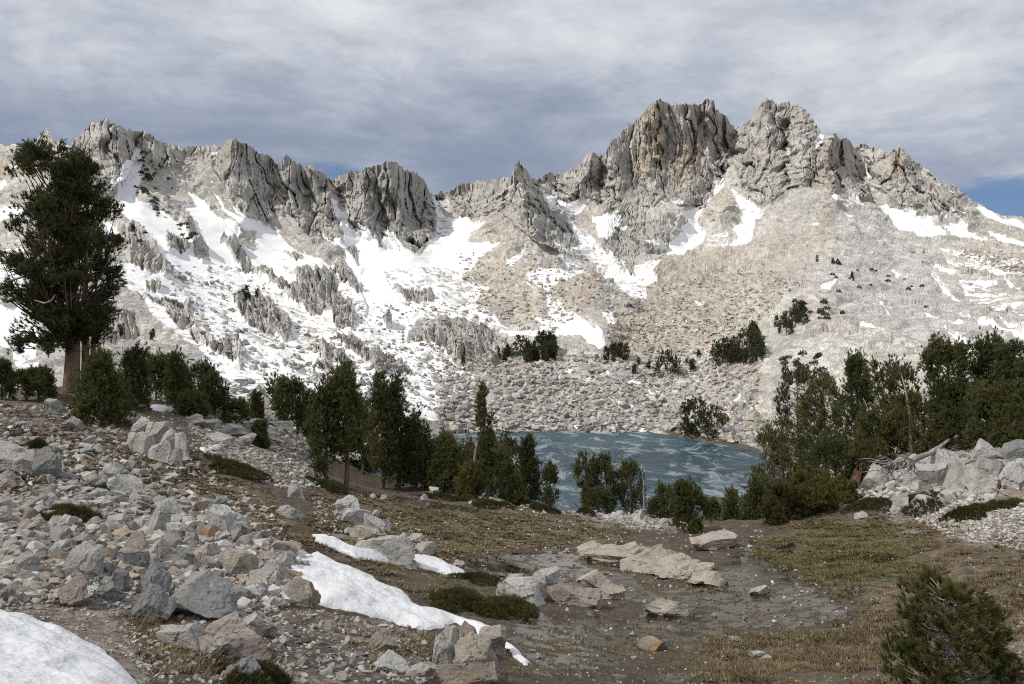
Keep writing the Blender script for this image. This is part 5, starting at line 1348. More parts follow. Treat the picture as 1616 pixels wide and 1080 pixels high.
def big_pine():
    p = hit(112, 620)
    Y = p[1]; u = Y / F
    H = (620 - 232) * u
    rs_ = np.random.RandomState(4)
    root = link('pine_tree', None, loc=p, label='tall old pine with a thick reddish trunk standing alone on the left crest', cat='tree')
    ys = [232, 245, 280, 300, 340, 400, 450, 500, 540, 565]; ls = [62, 36, 30, 26, 14, -6, 2, 14, 26, 44]; rr = [98, 122, 128, 142, 172, 186, 187, 176, 166, 150]
    prof = [((620 - y) / 388., (107 - a) * u, (b - 107) * u) for y, a, b in zip(ys, ls, rr)][::-1]
    # trunk with flare
    G = Geo()
    zs = np.linspace(0, H * .9, 12)
    path = [np.array([(-3 * u) * (z / H) + .12 * math.sin(z * .5), 0, z]) for z in zs]; path[0][2] = -.4
    rad = [.43, .36, .33, .31, .28, .25, .22, .20, .16, .12, .08, .04]
    G.add(*tube(path, rad, 14))
    link('trunk', G.mesh('trunk'), M['bark_big'], root)
    for dx, r0, hh, yy in ((.40, .22, 7.5, .6), (.66, .17, 6.2, .8), (-.35, .16, 6.5, .45)):
        G2 = Geo(); q = [np.array([dx * (1 if dx > 0 else .4) + (dx - .3) * .06 * t * t * (1 if dx > 0 else 6) * .3, yy, hh * t / 6 - .3]) for t in range(7)]
        if dx < 0: q = [np.array([-.15 - .13 * t - .03 * t * t, yy, 1.6 + hh * t / 6]) for t in range(7)]
        G2.add(*tube(q, [r0 * (1 - .12 * t) for t in range(7)], 10))
        link('stem', G2.mesh('stem'), M['bark_big'], root)
    pr = np.array(prof)
    P, D, S = [], [], []; L = Geo(); dead = Geo()
    axis = lambda z: np.array([np.interp(z, zs, [q[0] for q in path]), 0, z])
    hubs = []
    for c in range(74):
        t = .185 + .785 * ((c + rs_.rand()) / 74) ** .85; a = rs_.uniform(0, 6.283)
        q = .30 + .62 * rs_.rand() ** .7
        hubs.append((t, a, q))
    for c in range(700):
        t, a, q = hubs[c % 74]
        l_, r_ = np.interp(t, pr[:, 0], pr[:, 1]), np.interp(t, pr[:, 0], pr[:, 2])
        ox = math.cos(a) * (l_ if math.cos(a) < 0 else r_) * q; oy = math.sin(a) * (l_ + r_) / 2 * q
        if c >= 74:
            f_ = rs_.rand() * .6; ox *= 1 - f_ * rs_.rand(); oy *= 1 - f_ * rs_.rand()
            ox += rs_.normal() * .36; oy += rs_.normal() * .36; t = min(t + rs_.normal() * .024, .985)
        cp = np.array([ox - .1, oy, H * t])
        k = rs_.randint(14, 30); cs = .20 * rs_.uniform(.6, 1.4)
        upk = .75 if t > .55 else .5
        out = np.array([math.cos(a), math.sin(a), 0])
        g = rs_.normal(size=(k, 3)) * cs * np.array([.75, .75, .9])
        P.append(cp + g); D.append(np.tile(out * (1 - upk) * 1.6 + np.array([0, 0, upk]), (k, 1)) + rs_.normal(size=(k, 3)) * .35); S.append(.30 * rs_.uniform(.75, 1.25, k))
        if c < 74 or c % 5 == 0:
            a = math.atan2(oy, ox)
            rl = math.hypot(ox, oy)
            z0 = H * t - rl * (1.1 if t < .5 else 1.9) * rs_.uniform(.6, 1.0)
            z0 = max(z0, 2.6)
            s = axis(z0)
            m1 = s + (cp - s) * np.array([.55, .55, .35]); m2 = s + (cp - s) * np.array([.85, .85, .72])
            r0 = .075 * (1 - t * .4)
            L.add(*tube([s, m1, m2, cp], [r0, r0 * .75, r0 * .5, r0 * .2], 5))
    for k in range(16):      # bare dead branches on the lower left and out of the crown
        z0 = rs_.uniform(2.2, 6.0); a = rs_.uniform(2.3, 4.2) if k < 11 else rs_.uniform(0, 6.28)
        ln = rs_.uniform(1.0, 2.6); d = np.array([math.cos(a), math.sin(a) * .6, 0])
        s = axis(z0); e = s + d * ln + np.array([0, 0, rs_.uniform(-.5, .3)])
        dead.add(*tube([s, (s + e) / 2 + np.array([0, 0, -.22]), e, e + d * .3 + np.array([0, 0, .3])], [.035, .026, .016, .005], 5))
    link('limb', L.mesh('limb'), M['bark'], root)
    link('dead_branch', dead.mesh('dead_branch'), M['deadwood'], root)
    # curved pale snag branch in the middle of the crown
    G3 = Geo(); w = lambda x, y: np.array([(x - 112) * u, -2.6, (620 - y) * u])
    G3.add(*tube([w(62, 450), w(72, 448), w(86, 444), w(95, 436), w(100, 429)], [.02, .05, .06, .045, .02], 6))
    G3.add(*tube([w(103, 478), w(118, 483), w(128, 479), w(134, 470)], [.02, .045, .04, .015], 6))
    link('snag', G3.mesh('snag'), M['deadwood'], root)
    link('crown', spray_mesh('crown', np.concatenate(P), np.concatenate(D), np.concatenate(S), rs_, 18, .10), M['needle_old'], root)


big_pine()

TREES = [
    # px, base, top, width, profile, Y, material, label, extra
    (2, 622, 572, 24, COLUMN, 37, 'needle', 'dark young pine cut by the left edge of the picture', {}),
    (60, 626, 585, 40, BUSH, 38, 'needle', 'low pine shrub left of the big pine trunk', {}),
    (28, 624, 592, 34, BUSH, 41, 'needle_rust', 'sparse brownish shrub between the edge and the big pine', {'dens': .6}),
    (160, 668, 556, 78, CONE, None, 'needle', 'bushy young pine spreading to the ground right of the big pine', {'crown_from': .04, 'dens': 1.5, 'leaders': 3}),
    (212, 645, 553, 36, COLUMN, None, 'needle', 'dense dark columnar pine right of the bushy young pine', {'crown_from': .05, 'dens': 1.4}),
    (245, 636, 565, 44, ROUND, 46, 'needle', 'round topped pine in the left row', {'crown_from': .2}),
    (277, 645, 563, 26, COLUMN, 45, 'needle', 'narrow pine in the left row next to the round topped one', {}),
    (292, 648, 585, 22, SLIM, 47, 'needle', 'shorter narrow pine in the left row', {}),
    (322, 652, 574, 26, TOPPY, 50, 'needle', 'thin pine with an open top in the left row', {'dens': .7}),
    (338, 658, 592, 34, ROUND, 47, 'needle', 'pine with a rounded crown at the end of the left row', {'crown_from': .2}),
    (306, 655, 622, 44, BUSH, 44, 'needle', 'wide low shrub at the foot of the left row', {'crown_from': .02}),
    (372, 664, 634, 36, BUSH, 47, 'needle', 'low shrub past the end of the left row', {'crown_from': .02}),
    (405, 664, 624, 16, CONE, 50, 'needle_far', 'single small slim pine on the saddle', {}),
    (408, 685, 672, 22, BUSH, 44, 'needle', 'tiny green shrub on the gravel below the slim saddle pine', {'crown_from': 0}),
    (446, 664, 600, 36, TOPPY, 53, 'needle', 'open pine leaning left on the saddle', {'lean': (-.08, 0), 'dens': .9}),
    (468, 664, 598, 26, SLIM, 54, 'needle', 'upright pine beside the leaning saddle pine', {}),
    (486, 668, 622, 20, SLIM, 55, 'needle', 'short pine at the right of the saddle pines', {}),
    (512, 758, 612, 48, COLUMN, None, 'needle', 'leftmost dark pine of the central grove', {'crown_from': .1}),
    (545, 768, 580, 60, COLUMN, None, 'needle', 'tallest pine of the central grove, with bare stems at its foot', {'crown_from': .3, 'dens': 1.5, 'leaders': 3}),
    (572, 766, 630, 40, COLUMN, 54, 'needle', 'shorter pine right behind the tallest of the central grove', {}),
    (602, 770, 588, 44, COLUMN, None, 'needle', 'tall twin topped pine in the middle of the central grove', {'crown_from': .12, 'dens': 1.5, 'leaders': 3}),
    (627, 770, 592, 36, COLUMN, None, 'needle', 'tall narrow pine right of the twin topped one', {'crown_from': .12, 'dens': 1.4}),
    (655, 772, 648, 46, ROUND, None, 'needle', 'shorter dark pine at the right of the central grove', {'crown_from': .1, 'dens': 1.2}),
    (672, 770, 690, 40, BUSH, 56, 'needle', 'low dark pine behind the grove at its right end', {}),
    (706, 778, 688, 78, CONE, None, 'needle_bright', 'broad yellowish green young pine right of the grove', {'crown_from': .04, 'dens': 1.4, 'leaders': 3}),
    (742, 788, 738, 44, CONE, None, 'needle_bright', 'small green pine left of the slender pine', {'crown_from': .04}),
    (768, 792, 608, 24, SLIM, None, 'needle', 'tall slender pine with a thin bare lower trunk', {'crown_from': .16, 'dens': 1.15, 'csize': .022, 'trunk_r': .11}),
    (800, 760, 684, 40, ROUND, 60, 'needle', 'round dark pine behind the slender pine', {'crown_from': .1}),
    (728, 778, 706, 54, BUSH, 56, 'needle', 'dark bushy pine behind the broad yellowish young pine', {'crown_from': .03}),
    (788, 788, 712, 44, ROUND, 58, 'needle', 'dark pine between the slender pine and the conical pine', {'crown_from': .05}),
    (745, 740, 690, 36, ROUND, 62, 'needle', 'pale crowned pine among the bleached snags', {'crown_from': .1}),
    (835, 798, 688, 34, CONE, None, 'needle', 'conical pine in front of the lake', {'crown_from': .08, 'dens': 1.3}),
    (815, 798, 755, 30, CONE, None, 'needle_bright', 'low pine at the foot of the conical pine', {'crown_from': .03}),
    (869, 772, 730, 20, ROUND, 66, 'needle', 'little round pine alone against the lake', {'crown_from': .1}),
    (926, 792, 714, 36, TOPPY, 72, 'needle', 'left of the three lakeside pines, with a spreading top', {}),
    (957, 794, 717, 32, ROUND, 72, 'needle', 'middle of the three lakeside pines, dense and round', {'crown_from': .12}),
    (996, 796, 724, 38, ROUND, 72, 'needle', 'right of the three lakeside pines', {'crown_from': .1}),
    (945, 800, 772, 40, BUSH, 66, 'needle', 'shrub at the foot of the lakeside pines', {'crown_from': .02}),
    (1046, 806, 766, 40, BUSH, 64, 'needle', 'wide low pine right of the lakeside pines', {'crown_from': .03}),
    (1086, 838, 765, 44, ROUND, None, 'needle_bright', 'round pine at the meadow edge before the lake', {'crown_from': .05}),
    (1126, 832, 796, 30, CONE, 46, 'needle', 'small grey green pine on the meadow edge', {'crown_from': .03, 'dens': .7}),
    (1155, 832, 778, 28, CONE, 45, 'needle', 'small conical pine before the lake at the meadow edge', {'crown_from': .04}),
    (1192, 826, 752, 38, CONE, 44, 'needle', 'pointed young pine at the left of the right hand thicket', {'crown_from': .03}),
    (1235, 806, 662, 90, BUSH, 56, 'needle', 'spreading dark pine nearest the lake in the right hand thicket', {'crown_from': .02, 'dens': 1.2}),
    (1262, 770, 592, 80, ROUND, 64, 'needle_far', 'dull green pine at the back of the right hand thicket', {'crown_from': .05, 'dens': 1.2}),
    (1302, 800, 586, 90, COLUMN, 58, 'needle', 'big dark pine in the middle of the right hand thicket', {'crown_from': .04, 'dens': 1.3}),
    (1356, 780, 556, 84, CONE, 52, 'needle', 'tall pine with a leaning bare stem in the right hand thicket', {'crown_from': .06, 'dens': 1.5, 'leaders': 3}),
    (1318, 798, 690, 90, BUSH, 48, 'needle', 'low spreading pine in front of the right hand thicket', {'crown_from': .02, 'dens': 1.2}),
    (1424, 730, 570, 76, TOPPY, 47, 'needle', 'leaning pine with a bare pale trunk under a flat crown', {'lean': (-.16, 0), 'trunk_r': .16}),
    (1440, 728, 628, 100, BUSH, 45, 'needle', 'wide dark pine under the leaning pine', {'crown_from': .03, 'dens': 1.2}),
    (1498, 712, 532, 66, TOPPY, 44, 'needle', 'tall open crowned pine with a pale trunk above the right hand rocks', {'dens': 1.3, 'leaders': 3}),
    (1520, 708, 610, 90, BUSH, 43, 'needle', 'broad pine at the foot of the tall open crowned pine', {'crown_from': .02, 'dens': 1.2}),
    (1562, 704, 524, 46, SLIM, 44, 'needle', 'highest reaching pine near the right edge', {'crown_from': .2, 'dens': 1.2, 'leaders': 3}),
    (1602, 702, 540, 50, SLIM, 42, 'needle', 'pine with a rounded top cut by the right edge', {'crown_from': .1, 'dens': 1.3}),
    (1585, 708, 606, 110, BUSH, 41, 'needle', 'broad olive pine spreading over the rocks at the right edge', {'crown_from': .02, 'dens': 1.3}),
    (1384, 748, 650, 80, BUSH, 46, 'needle', 'dark pine behind the rotting stump', {'crown_from': .02, 'dens': 1.2}),
    (1278, 812, 740, 70, BUSH, None, 'needle_bright', 'bright green low pine at the front of the right hand thicket', {'crown_from': .02}),
    (1236, 824, 770, 56, BUSH, None, 'needle_rust', 'rust coloured low bush at the front of the right hand thicket', {'crown_from': .02}),
    (1332, 796, 760, 44, BUSH, None, 'needle_bright', 'small green shrub left of the stump', {'crown_from': .02}),
]
for (px, by, tp, w, prof, Y, mt, lab, kw) in TREES:
    tree('shrub' if prof is BUSH and (by - tp) < 60 else 'pine_tree', px, by, tp, w, prof, lab, Y, mt, cat='shrub' if prof is BUSH and (by - tp) < 60 else 'tree', **kw)


def foreground_pine():
    p = hit(1500, 1092); u = p[1] / F
    rs_ = np.random.RandomState(8)
    root = link('pine_tree', None, loc=p, label='young pine with pale twigs in the right foreground corner', cat='tree')
    H = (1092 - 898) * u
    w = lambda x, y, d=0.: np.array([(x - 1500) * u, d, (1092 - y) * u])
    T = Geo(); B = Geo()
    stem = [w(1502, 1100), w(1508, 1060, .02), w(1506, 1030, .05), w(1496, 1000, .03), w(1498, 960, 0), w(1500, 920, 0), w(1500, 905, 0)]
    T.add(*tube(stem, [.035, .03, .026, .022, .017, .011, .005], 8))
    link('trunk', T.mesh('trunk'), M['deadwood'], root)
    tips = []
    for k in range(210):
        t = rs_.uniform(.06, 1.0)
        wl = np.interp(t, [0, .25, .5, .75, .9, 1], [90, 100, 96, 74, 46, 18]); wr = np.interp(t, [0, .25, .5, .75, .9, 1], [92, 98, 90, 66, 42, 16])
        a = rs_.uniform(0, 6.283); q = .3 + .7 * rs_.rand() ** .6
        tip = np.array([math.cos(a) * (wl if math.cos(a) < 0 else wr) * u * q, math.sin(a) * 75 * u * q, t * H * .88])
        tips.append((tip, a))
        z0 = max(.05, t * H - .45 * np.hypot(tip[0], tip[1]) - .12)
        i = np.interp(z0, [q_[2] for q_ in stem], range(len(stem))); s = stem[int(i)] + (stem[min(int(i) + 1, 6)] - stem[int(i)]) * (i - int(i))
        m = s * .5 + tip * .5 + np.array([0, 0, -.05]) + rs_.normal(size=3) * .02
        B.add(*tube([s, m, tip], [.009, .0065, .0035], 5))
    link('branch', B.mesh('branch'), M['deadwood'], root)
    for nm, mt, cond in (('foliage', 'needle_bright', lambda k: k % 5 != 0), ('dry_foliage', 'needle_rust', lambda k: k % 5 == 0)):
        P, D, S = [], [], []
        for k, (tip, a) in enumerate(tips):
            if not cond(k): continue
            n = rs_.randint(5, 10); o = np.array([math.cos(a) * .5, math.sin(a) * .5, .8])
            P.append(tip + rs_.normal(size=(n, 3)) * .035); D.append(np.tile(o, (n, 1)) + rs_.normal(size=(n, 3)) * .45); S.append(rs_.uniform(.10, .15, n))
        link(nm, spray_mesh(nm, np.concatenate(P), np.concatenate(D), np.concatenate(S), rs_, 60, .05, spread=.95), M[mt], root)


foreground_pine()

# small trees on the far slopes share a few meshes
FAR = []
for k in range(6):
    rs_ = np.random.RandomState(700 + k)
    prof = [COLUMN, CONE, ROUND, SLIM, ROUND, COLUMN][k]
    wd = [.42, .5, .7, .35, .9, .5][k]
    G, P, D, S = conifer(1.0, [(t, a * wd, b * wd) for t, a, b in prof], rs_, clumps=34, per=14, ts=.11, needles=9, width=.2, trunk_r=.025, crown_from=.06, leaders=1, csize=.07, limbs=False)
    FAR.append((G.mesh('trunk'), spray_mesh('crown', P, D, S, rs_, 9, .26)))
    FAR[-1][0].materials.append(M['bark']); FAR[-1][1].materials.append(M['needle_far'])
MAT_MESH = []
for k in range(3):
    rs_ = np.random.RandomState(760 + k)
    n = 150; a = rs_.uniform(0, 6.28, n); r = np.sqrt(rs_.rand(n)) * .45
    P = np.stack([np.cos(a) * r, np.sin(a) * r * .8, (1 - (r / .5) ** 2) * .5 * rs_.rand(n) - .08], -1)
    D = np.stack([np.cos(a) * .5, np.sin(a) * .5, np.full(n, .8)], -1) + rs_.normal(size=(n, 3)) * .3
    me = spray_mesh('shrub', P, D, np.full(n, .17), rs_, 8, .3); me.materials.append(M['needle_far']); MAT_MESH.append(me)


def far_tree(px, base, hpx, label, group, k, wide=1.0):
    p = on_mountain(px, base); s = hpx * p[1] / F
    root = link('pine_tree', None, loc=p - np.array([0, 0, .02 * s]), label=label, cat='tree', group=group)
    root.scale = (s * wide, s * wide, s); root.rotation_euler = (0, 0, rng.uniform(0, 6.28))
    for nm, me in zip(('trunk', 'crown'), FAR[k]):
        o = bpy.data.objects.new(nm, me); o.parent = root; COL.objects.link(o)
    return root


def far_shrub(px, base, wpx, label, group):
    p = on_mountain(px, base); s = wpx * p[1] / F
    o = bpy.data.objects.new('shrub', rng.choice(MAT_MESH)); COL.objects.link(o)
    o.location = p; o.scale = (s, s, s * rng.uniform(.7, 1.3)); o.rotation_euler = (0, 0, rng.uniform(0, 6.28))
    o['label'] = label; o['category'] = 'shrub'; o['group'] = group


for (poly, n, h0, h1, lab, grp) in [
    ([(816, 556), (878, 556), (880, 572), (830, 575)], 16, 18, 36, 'small dark pine in the clump on the bench above the lake', 'pines of the clump on the bench'),
    ([(786, 566), (806, 564), (806, 574), (788, 574)], 5, 10, 22, 'small pine left of the clump on the bench above the lake', 'pines left of the bench clump'),
    ([(948, 562), (985, 562), (988, 572), (950, 572)], 8, 12, 24, 'small pine in the row left of the round dark pine on the far slope', 'pines left of the round dark pine'),
    ([(985, 570), (1040, 566), (1060, 592), (1000, 592)], 10, 7, 14, 'tiny pine scattered near the round dark pine on the far slope', 'tiny pines around the round dark pine'),
    ([(1085, 570), (1105, 562), (1100, 592), (1080, 592)], 5, 8, 16, 'tiny pine right of the round dark pine on the far slope', 'tiny pines right of the round dark pine'),
    ([(1125, 572), (1200, 545), (1205, 572), (1150, 588)], 16, 24, 48, 'dark pine in the large grove on the slope right above the lake', 'pines of the large grove'),
    ([(1180, 520), (1200, 510), (1200, 540), (1185, 545)], 4, 24, 34, 'dark pine at the top of the large grove on the slope', 'pines at the top of the large grove'),
    ([(1215, 500), (1270, 495), (1280, 530), (1225, 530)], 14, 12, 24, 'small green pine on the granite nose above the thicket', 'pines on the granite nose'),
    ([(1235, 590), (1310, 600), (1310, 612), (1240, 612)], 9, 14, 30, 'grey green pine on the slope behind the right hand thicket', 'pines behind the right hand thicket'),
    ([(383, 468), (416, 480), (418, 486), (386, 476)], 6, 10, 20, 'small pine on the granite knob in the snow field', 'pines on the granite knob'),
    ([(1285, 410), (1330, 410), (1350, 445), (1300, 445)], 7, 5, 11, 'tiny pine on the upper shoulder of the granite nose', 'tiny pines on the upper shoulder'),
]:
    for (px, py) in scatter(poly, n, rng):
        far_tree(px, py, rng.uniform(h0, h1), lab, grp, rng.randrange(6), rng.uniform(.8, 1.2))
far_tree(1053, 595, 40, 'round dark pine standing alone on the slope above the lake', None, 4, 1.05)
far_tree(1098, 688, 58, 'left of the two broad pines on the lake shore', None, 2, 1.0)
far_tree(1122, 690, 50, 'right of the two broad pines on the lake shore', None, 4, .95)
far_tree(1088, 686, 22, 'little pine left of the two broad shore pines', None, 1)
far_tree(1148, 668, 10, 'tiny pine right of the two broad shore pines', None, 1)
far_tree(190, 532, 20, 'slim pine on the rocks right of the big old pine', None, 3)
far_tree(240, 537, 18, 'single thin pine on the snowy slope above the left row', None, 3)
for (poly, n, a, b, lab, grp) in [
    ([(205, 270), (215, 250), (228, 240), (236, 280), (248, 325), (220, 325), (212, 310)], 26, 5, 12, 'dark mat shrub bordering the snow gully on the left peak', 'shrubs along the snow gully'),
    ([(240, 265), (270, 260), (275, 310), (245, 325)], 10, 4, 9, 'dark mat shrub on the scree right of the snow gully', 'shrubs on the scree'),
    ([(240, 325), (262, 330), (270, 345), (245, 345)], 8, 5, 10, 'dark mat shrub at the foot of the snow gully', 'shrubs at the gully foot'),
    ([(270, 350), (300, 355), (322, 385), (296, 385)], 11, 6, 12, 'dark shrub on the rocky rib between two snow fields', 'shrubs on the rocky rib'),
    ([(200, 345), (240, 370), (235, 395), (205, 370)], 7, 6, 12, 'dark shrub on the rocks below the snow gully', 'shrubs below the snow gully'),
    ([(1230, 470), (1300, 478), (1340, 500), (1290, 510), (1230, 490)], 16, 8, 16, 'green shrub on the top of the granite nose', 'shrubs on top of the granite nose'),
    ([(1220, 565), (1300, 560), (1320, 580), (1230, 580)], 12, 8, 16, 'green shrub on the ledge below the granite nose', 'shrubs on the lower ledge'),
    ([(1310, 420), (1460, 440), (1470, 495), (1380, 480), (1310, 460)], 16, 5, 10, 'small dark shrub on the grey granite slabs', 'shrubs on the granite slabs'),
    ([(860, 575), (890, 590), (870, 600)], 5, 5, 9, 'tiny shrub in the talus below the bench clump', 'shrubs in the talus'),
    ([(930, 582), (965, 590), (950, 600), (925, 595)], 5, 5, 9, 'tiny shrub in the talus in the middle of the far slope', 'shrubs in the middle talus'),
]:
    for (px, py) in scatter(poly, n, rng):
        far_shrub(px, py, rng.uniform(a, b), lab, grp)

# ================================================================== DEAD WOOD
def snag(px, base, pts, label, Y, r=.09):
    """bare bleached stem; pts: lists of (px, py) lines at depth Y"""
    x = (px - CX) / F * Y; p = np.array([x, Y, zat(x, Y)])
    G = Geo()
    for k, line in enumerate(pts):
        q = [ray(a, b, Y) - p + np.array([0, .15 * i * (k % 2), 0]) for i, (a, b) in enumerate(line)]
        n = len(q)
        if k == 0: q[0][2] = -.3
        rr = r if k == 0 else r * .6
        G.add(*tube(q, [rr * (1 - .85 * i / (n - 1)) for i in range(n)], 6))
    root = link('dead_tree', None, loc=p, label=label, cat='dead tree')
    link('trunk', G.mesh('trunk'), M['deadwood'], root)


snag(712, 715, [[(712, 735), (716, 706), (722, 680), (724, 672)], [(717, 704), (711, 690), (712, 680)], [(720, 688), (727, 676)]], 'bleached forked snag behind the yellowish young pine', 58, .10)
snag(726, 730, [[(724, 740), (730, 715), (738, 685), (742, 662)], [(734, 700), (741, 690)]], 'bleached snag leaning right, left of the slender pine', 57, .13)
snag(744, 735, [[(742, 745), (750, 712), (757, 690), (762, 676)], [(752, 706), (748, 694)]], 'second bleached snag leaning right against the slender pine', 56, .12)
snag(1016, 795, [[(1016, 800), (1016, 770), (1014, 745)], [(1016, 765), (1024, 756)]], 'short grey dead stem right of the lakeside pines', 70, .10)
snag(1432, 700, [[(1440, 720), (1434, 640), (1428, 610), (1422, 590)], [(1430, 620), (1420, 612)]], 'bare pale leaning stem in front of the leaning pine', 44.5, .11)
snag(1385, 720, [[(1392, 740), (1386, 690), (1376, 660), (1362, 628)], [(1380, 672), (1384, 650)]], 'bare pale stem slanting left in the right hand thicket', 46, .09)


def root_tangle():
    Y = 40.0
    x = (1445 - CX) / F * Y; p = np.array([x, Y, zat(x, Y)])
    rs_ = np.random.RandomState(3)
    at = lambda a, b, d=0: ray(a, b, Y + d) - p
    root = link('fallen_tree', None, loc=p, label='bleached fallen trunk with tangled roots lying on the right hand rocks', cat='fallen tree')
    G = Geo(); G.add(*tube([at(1400, 740, -1), at(1425, 734, -.8), at(1450, 722, -.4), at(1472, 714), at(1498, 694)], [.19, .17, .15, .11, .06], 9))
    link('trunk', G.mesh('trunk'), M['deadwood'], root)
    G = Geo()
    for k in range(38):
        s = at(1402 + rs_.uniform(-6, 46), 734 + rs_.uniform(-8, 3), -1.2); a = rs_.uniform(2.3, 5.2); ln = rs_.uniform(.7, 2.0)
        e = s + np.array([math.cos(a) * ln, rs_.uniform(-1.3, -.1), math.sin(a) * ln * .42])
        m = (s + e) / 2 + rs_.normal(size=3) * .14
        G.add(*tube([s, m, e], [.05, .035, .01], 5))
    link('root', G.mesh('root'), M['deadwood'], root)
    # rotting stump
    q = hit(1352, 768); u = q[1] / F
    G = Geo()
    for k in range(13):
        a = k * 1.05 + rs_.uniform(-.3, .3); d = np.array([math.cos(a), math.sin(a), 0]) * rs_.uniform(.5, 1.0)
        h = (46 if k == 1 else rs_.uniform(14, 36)) * u
        G.add(*tube([d * .62 + [0, 0, -.15], d * .30 + [0, 0, h * .25], d * .24 + [.10 * h, 0, h * .7], d * .22 + [.22 * h + rs_.uniform(-.08, .08), 0, h]], [.17, .15, .11, .025], 6))
    o = link('stump', G.mesh('stump'), M['stump'], loc=q, label='rotting brown stump with a splintered top beside the grey block', cat='stump')


root_tangle()

# ================================================================== HEATHER MATS AND GRASS
def heather(px, py, w, hpx, label, seed, mat='heather', depth=1.0, n=900, irregular=True):
    c = hit(px, py); u = c[1] / F
    rs_ = np.random.RandomState(seed)
    R0 = w * u / 2
    a = rs_.uniform(0, 6.28, n); r = np.sqrt(rs_.rand(n))
    lob = 1 + .25 * np.sin(a * 3 + seed) + .15 * np.sin(a * 5 + seed * 2)
    x = np.cos(a) * r * lob * R0; y = np.sin(a) * r * lob * R0 * depth
    dome = (1 - np.clip(r, 0, 1) ** 2) * hpx * u * .8 * (.6 + .8 * vnoise(np.stack([x / .3, y / .3, 0 * x], -1), seed))
    z = ground_h(c[0] + x, c[1] + y) - c[2] + dome * .7
    P = np.stack([x, y, z], -1)
    D = np.stack([x, y, np.full(n, R0 * 1.6)], -1) / R0 + rs_.normal(size=(n, 3)) * .4
    sc = np.clip(hpx * u * .55, .07, .2)
    link('heather_mat', spray_mesh('heather_mat', P, D, sc * rs_.uniform(.7, 1.2, n), rs_, 12, .10), M[mat], loc=c, label=label, cat='shrub')


HE = [(372, 746, 80, 16, 'olive heather mat on the gravel left of the central grove'), (108, 818, 68, 22, 'green heather mat among the rocks of the left slope'), (182, 778, 60, 16, 'heather mat below the large white wedge of rock'), (740, 957, 112, 22, 'large green heather mat left of the white boulder in the bog'), (805, 962, 80, 20, 'green heather mat in front of the white boulder in the bog'), (755, 918, 70, 12, 'heather strip above the large green heather mat'), (398, 1076, 80, 30, 'dark green clump at the bottom edge in front of the rounded rock'), (700, 790, 70, 14, 'heather mat below the yellowish young pine'), (775, 802, 60, 14, 'heather mat below the slender pine'), (858, 806, 44, 12, 'heather mat below the conical pine'), (925, 812, 26, 14, 'small round heather bush by the white rubble'), (884, 804, 22, 14, 'small round heather bush left of the white rubble'), (1370, 800, 60, 14, 'dark heath patch below the stump'), (1440, 800, 80, 16, 'dark heath patch behind the lone white block'), (1530, 815, 60, 22, 'low dark shrub on the gravel at the right'), (60, 712, 26, 20, 'yellow green tuft beside the flat topped slab'), (1290, 808, 50, 12, 'heath patch under the bright green low pine'), (520, 770, 60, 12, 'heather mat at the foot of the central grove'), (1580, 800, 50, 14, 'heath patch at the right edge below the orange slab'), (960, 700, 1, 1, '')]
for k, (px, py, w, h, lab) in enumerate(HE):
    if lab: heather(px, py, w, h, lab, 50 + k, depth=1.3 if w > 60 else 1.0, n=int(300 + w * 9))


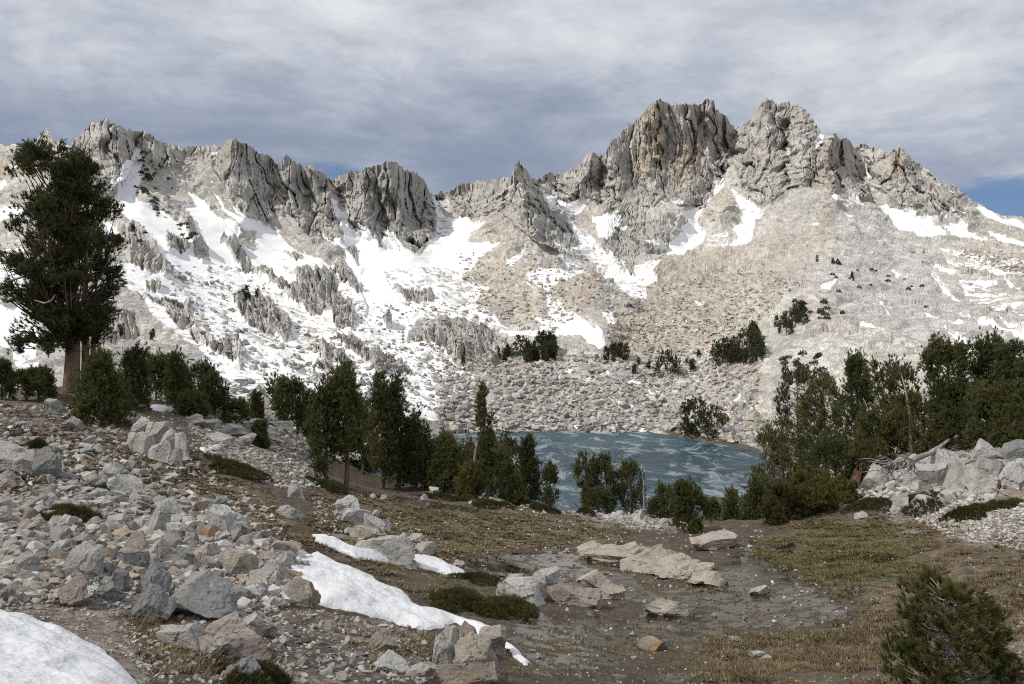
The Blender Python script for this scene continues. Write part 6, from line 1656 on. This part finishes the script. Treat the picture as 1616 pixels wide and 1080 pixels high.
def build_grass():
    rs_ = np.random.RandomState(9)
    zones = [([(1250, 815), (1400, 815), (1616, 850), (1616, 1080), (1120, 1080), (1120, 1010), (1330, 990), (1370, 960), (1260, 905)], 15000, 0), ([(490, 775), (620, 785), (980, 826), (1000, 848), (860, 866), (690, 880), (560, 860)], 9000, 0), ([(1180, 862), (1290, 818), (1400, 830), (1460, 870), (1440, 920), (1330, 918), (1250, 902)], 5500, 1), ([(150, 690), (340, 705), (420, 770), (480, 830), (430, 860), (330, 770), (200, 760)], 1300, 0), ([(200, 970), (430, 990), (420, 1080), (240, 1080)], 700, 0), ([(0, 800), (300, 800), (420, 900), (200, 940), (0, 950)], 500, 0), ([(480, 855), (720, 905), (700, 960), (620, 930)], 500, 0), ([(640, 900), (1000, 870), (1340, 980), (1100, 1080), (800, 1070)], 3200, 2), ([(560, 990), (690, 1000), (680, 1040), (560, 1030)], 250, 0), ([(0, 640), (200, 690), (330, 740), (380, 790), (200, 780), (0, 780)], 5200, 0), ([(430, 790), (560, 850), (500, 870), (440, 840)], 900, 0), ([(920, 870), (1000, 885), (1130, 930), (1100, 940), (1000, 900), (920, 884)], 250, 0)]
    pal = [np.array([(.15, .115, .07), (.21, .165, .105), (.11, .082, .05), (.27, .22, .145), (.17, .115, .062), (.15, .13, .06)]), np.array([(.10, .10, .04), (.15, .135, .055), (.20, .175, .085), (.12, .10, .04)]), np.array([(.10, .085, .035), (.15, .125, .05), (.12, .08, .04), (.18, .15, .06)])]
    V, C = [], []
    for poly, n, pk in zones:
        pp = scatter(poly, n, rng)
        for (px, py) in pp:
            px += rng.gauss(0, 16); py += rng.gauss(0, 6)
            p = hit(px, py)
            if fbm(np.array([[p[0] / 1.1, p[1] / 1.1, 5.]]), 3, 31)[0] < .34 + .16 * rng.random(): continue
            k = rs_.randint(9, 16); hgt = rs_.uniform(.022, .07) * (1 if pk != 2 else .55) * (1 + .012 * p[1])
            wd = .006 + .00055 * p[1]
            a = rs_.uniform(0, 6.28, k); r = np.abs(rs_.normal(size=k)) * .055
            b = np.stack([p[0] + np.cos(a) * r, p[1] + np.sin(a) * r, np.full(k, p[2] - .02)], -1)
            ln = rs_.uniform(.2, .9, k)[:, None] * 1.6 * np.stack([np.cos(a), np.sin(a), 0 * a], -1)
            tip = b + (ln + np.array([.15, 0, 1.0])) * hgt * rs_.uniform(.7, 1.2, k)[:, None]
            s = np.stack([np.cos(a + 1.6), np.sin(a + 1.6), 0 * a], -1) * wd
            V.append(np.stack([b - s, b + s, tip], 1).reshape(-1, 3))
            c = pal[pk][rs_.randint(len(pal[pk]))] * rs_.uniform(.8, 1.2)
            C.append(np.tile(c, (k * 3, 1)))
    V = np.concatenate(V)
    me = mesh_from('grass', V, np.arange(len(V)).reshape(-1, 3), False)
    attr(me, 'rockcol', np.concatenate(C), 'FLOAT_COLOR')
    link('grass', me, M['grass'], kind='stuff')


build_grass()
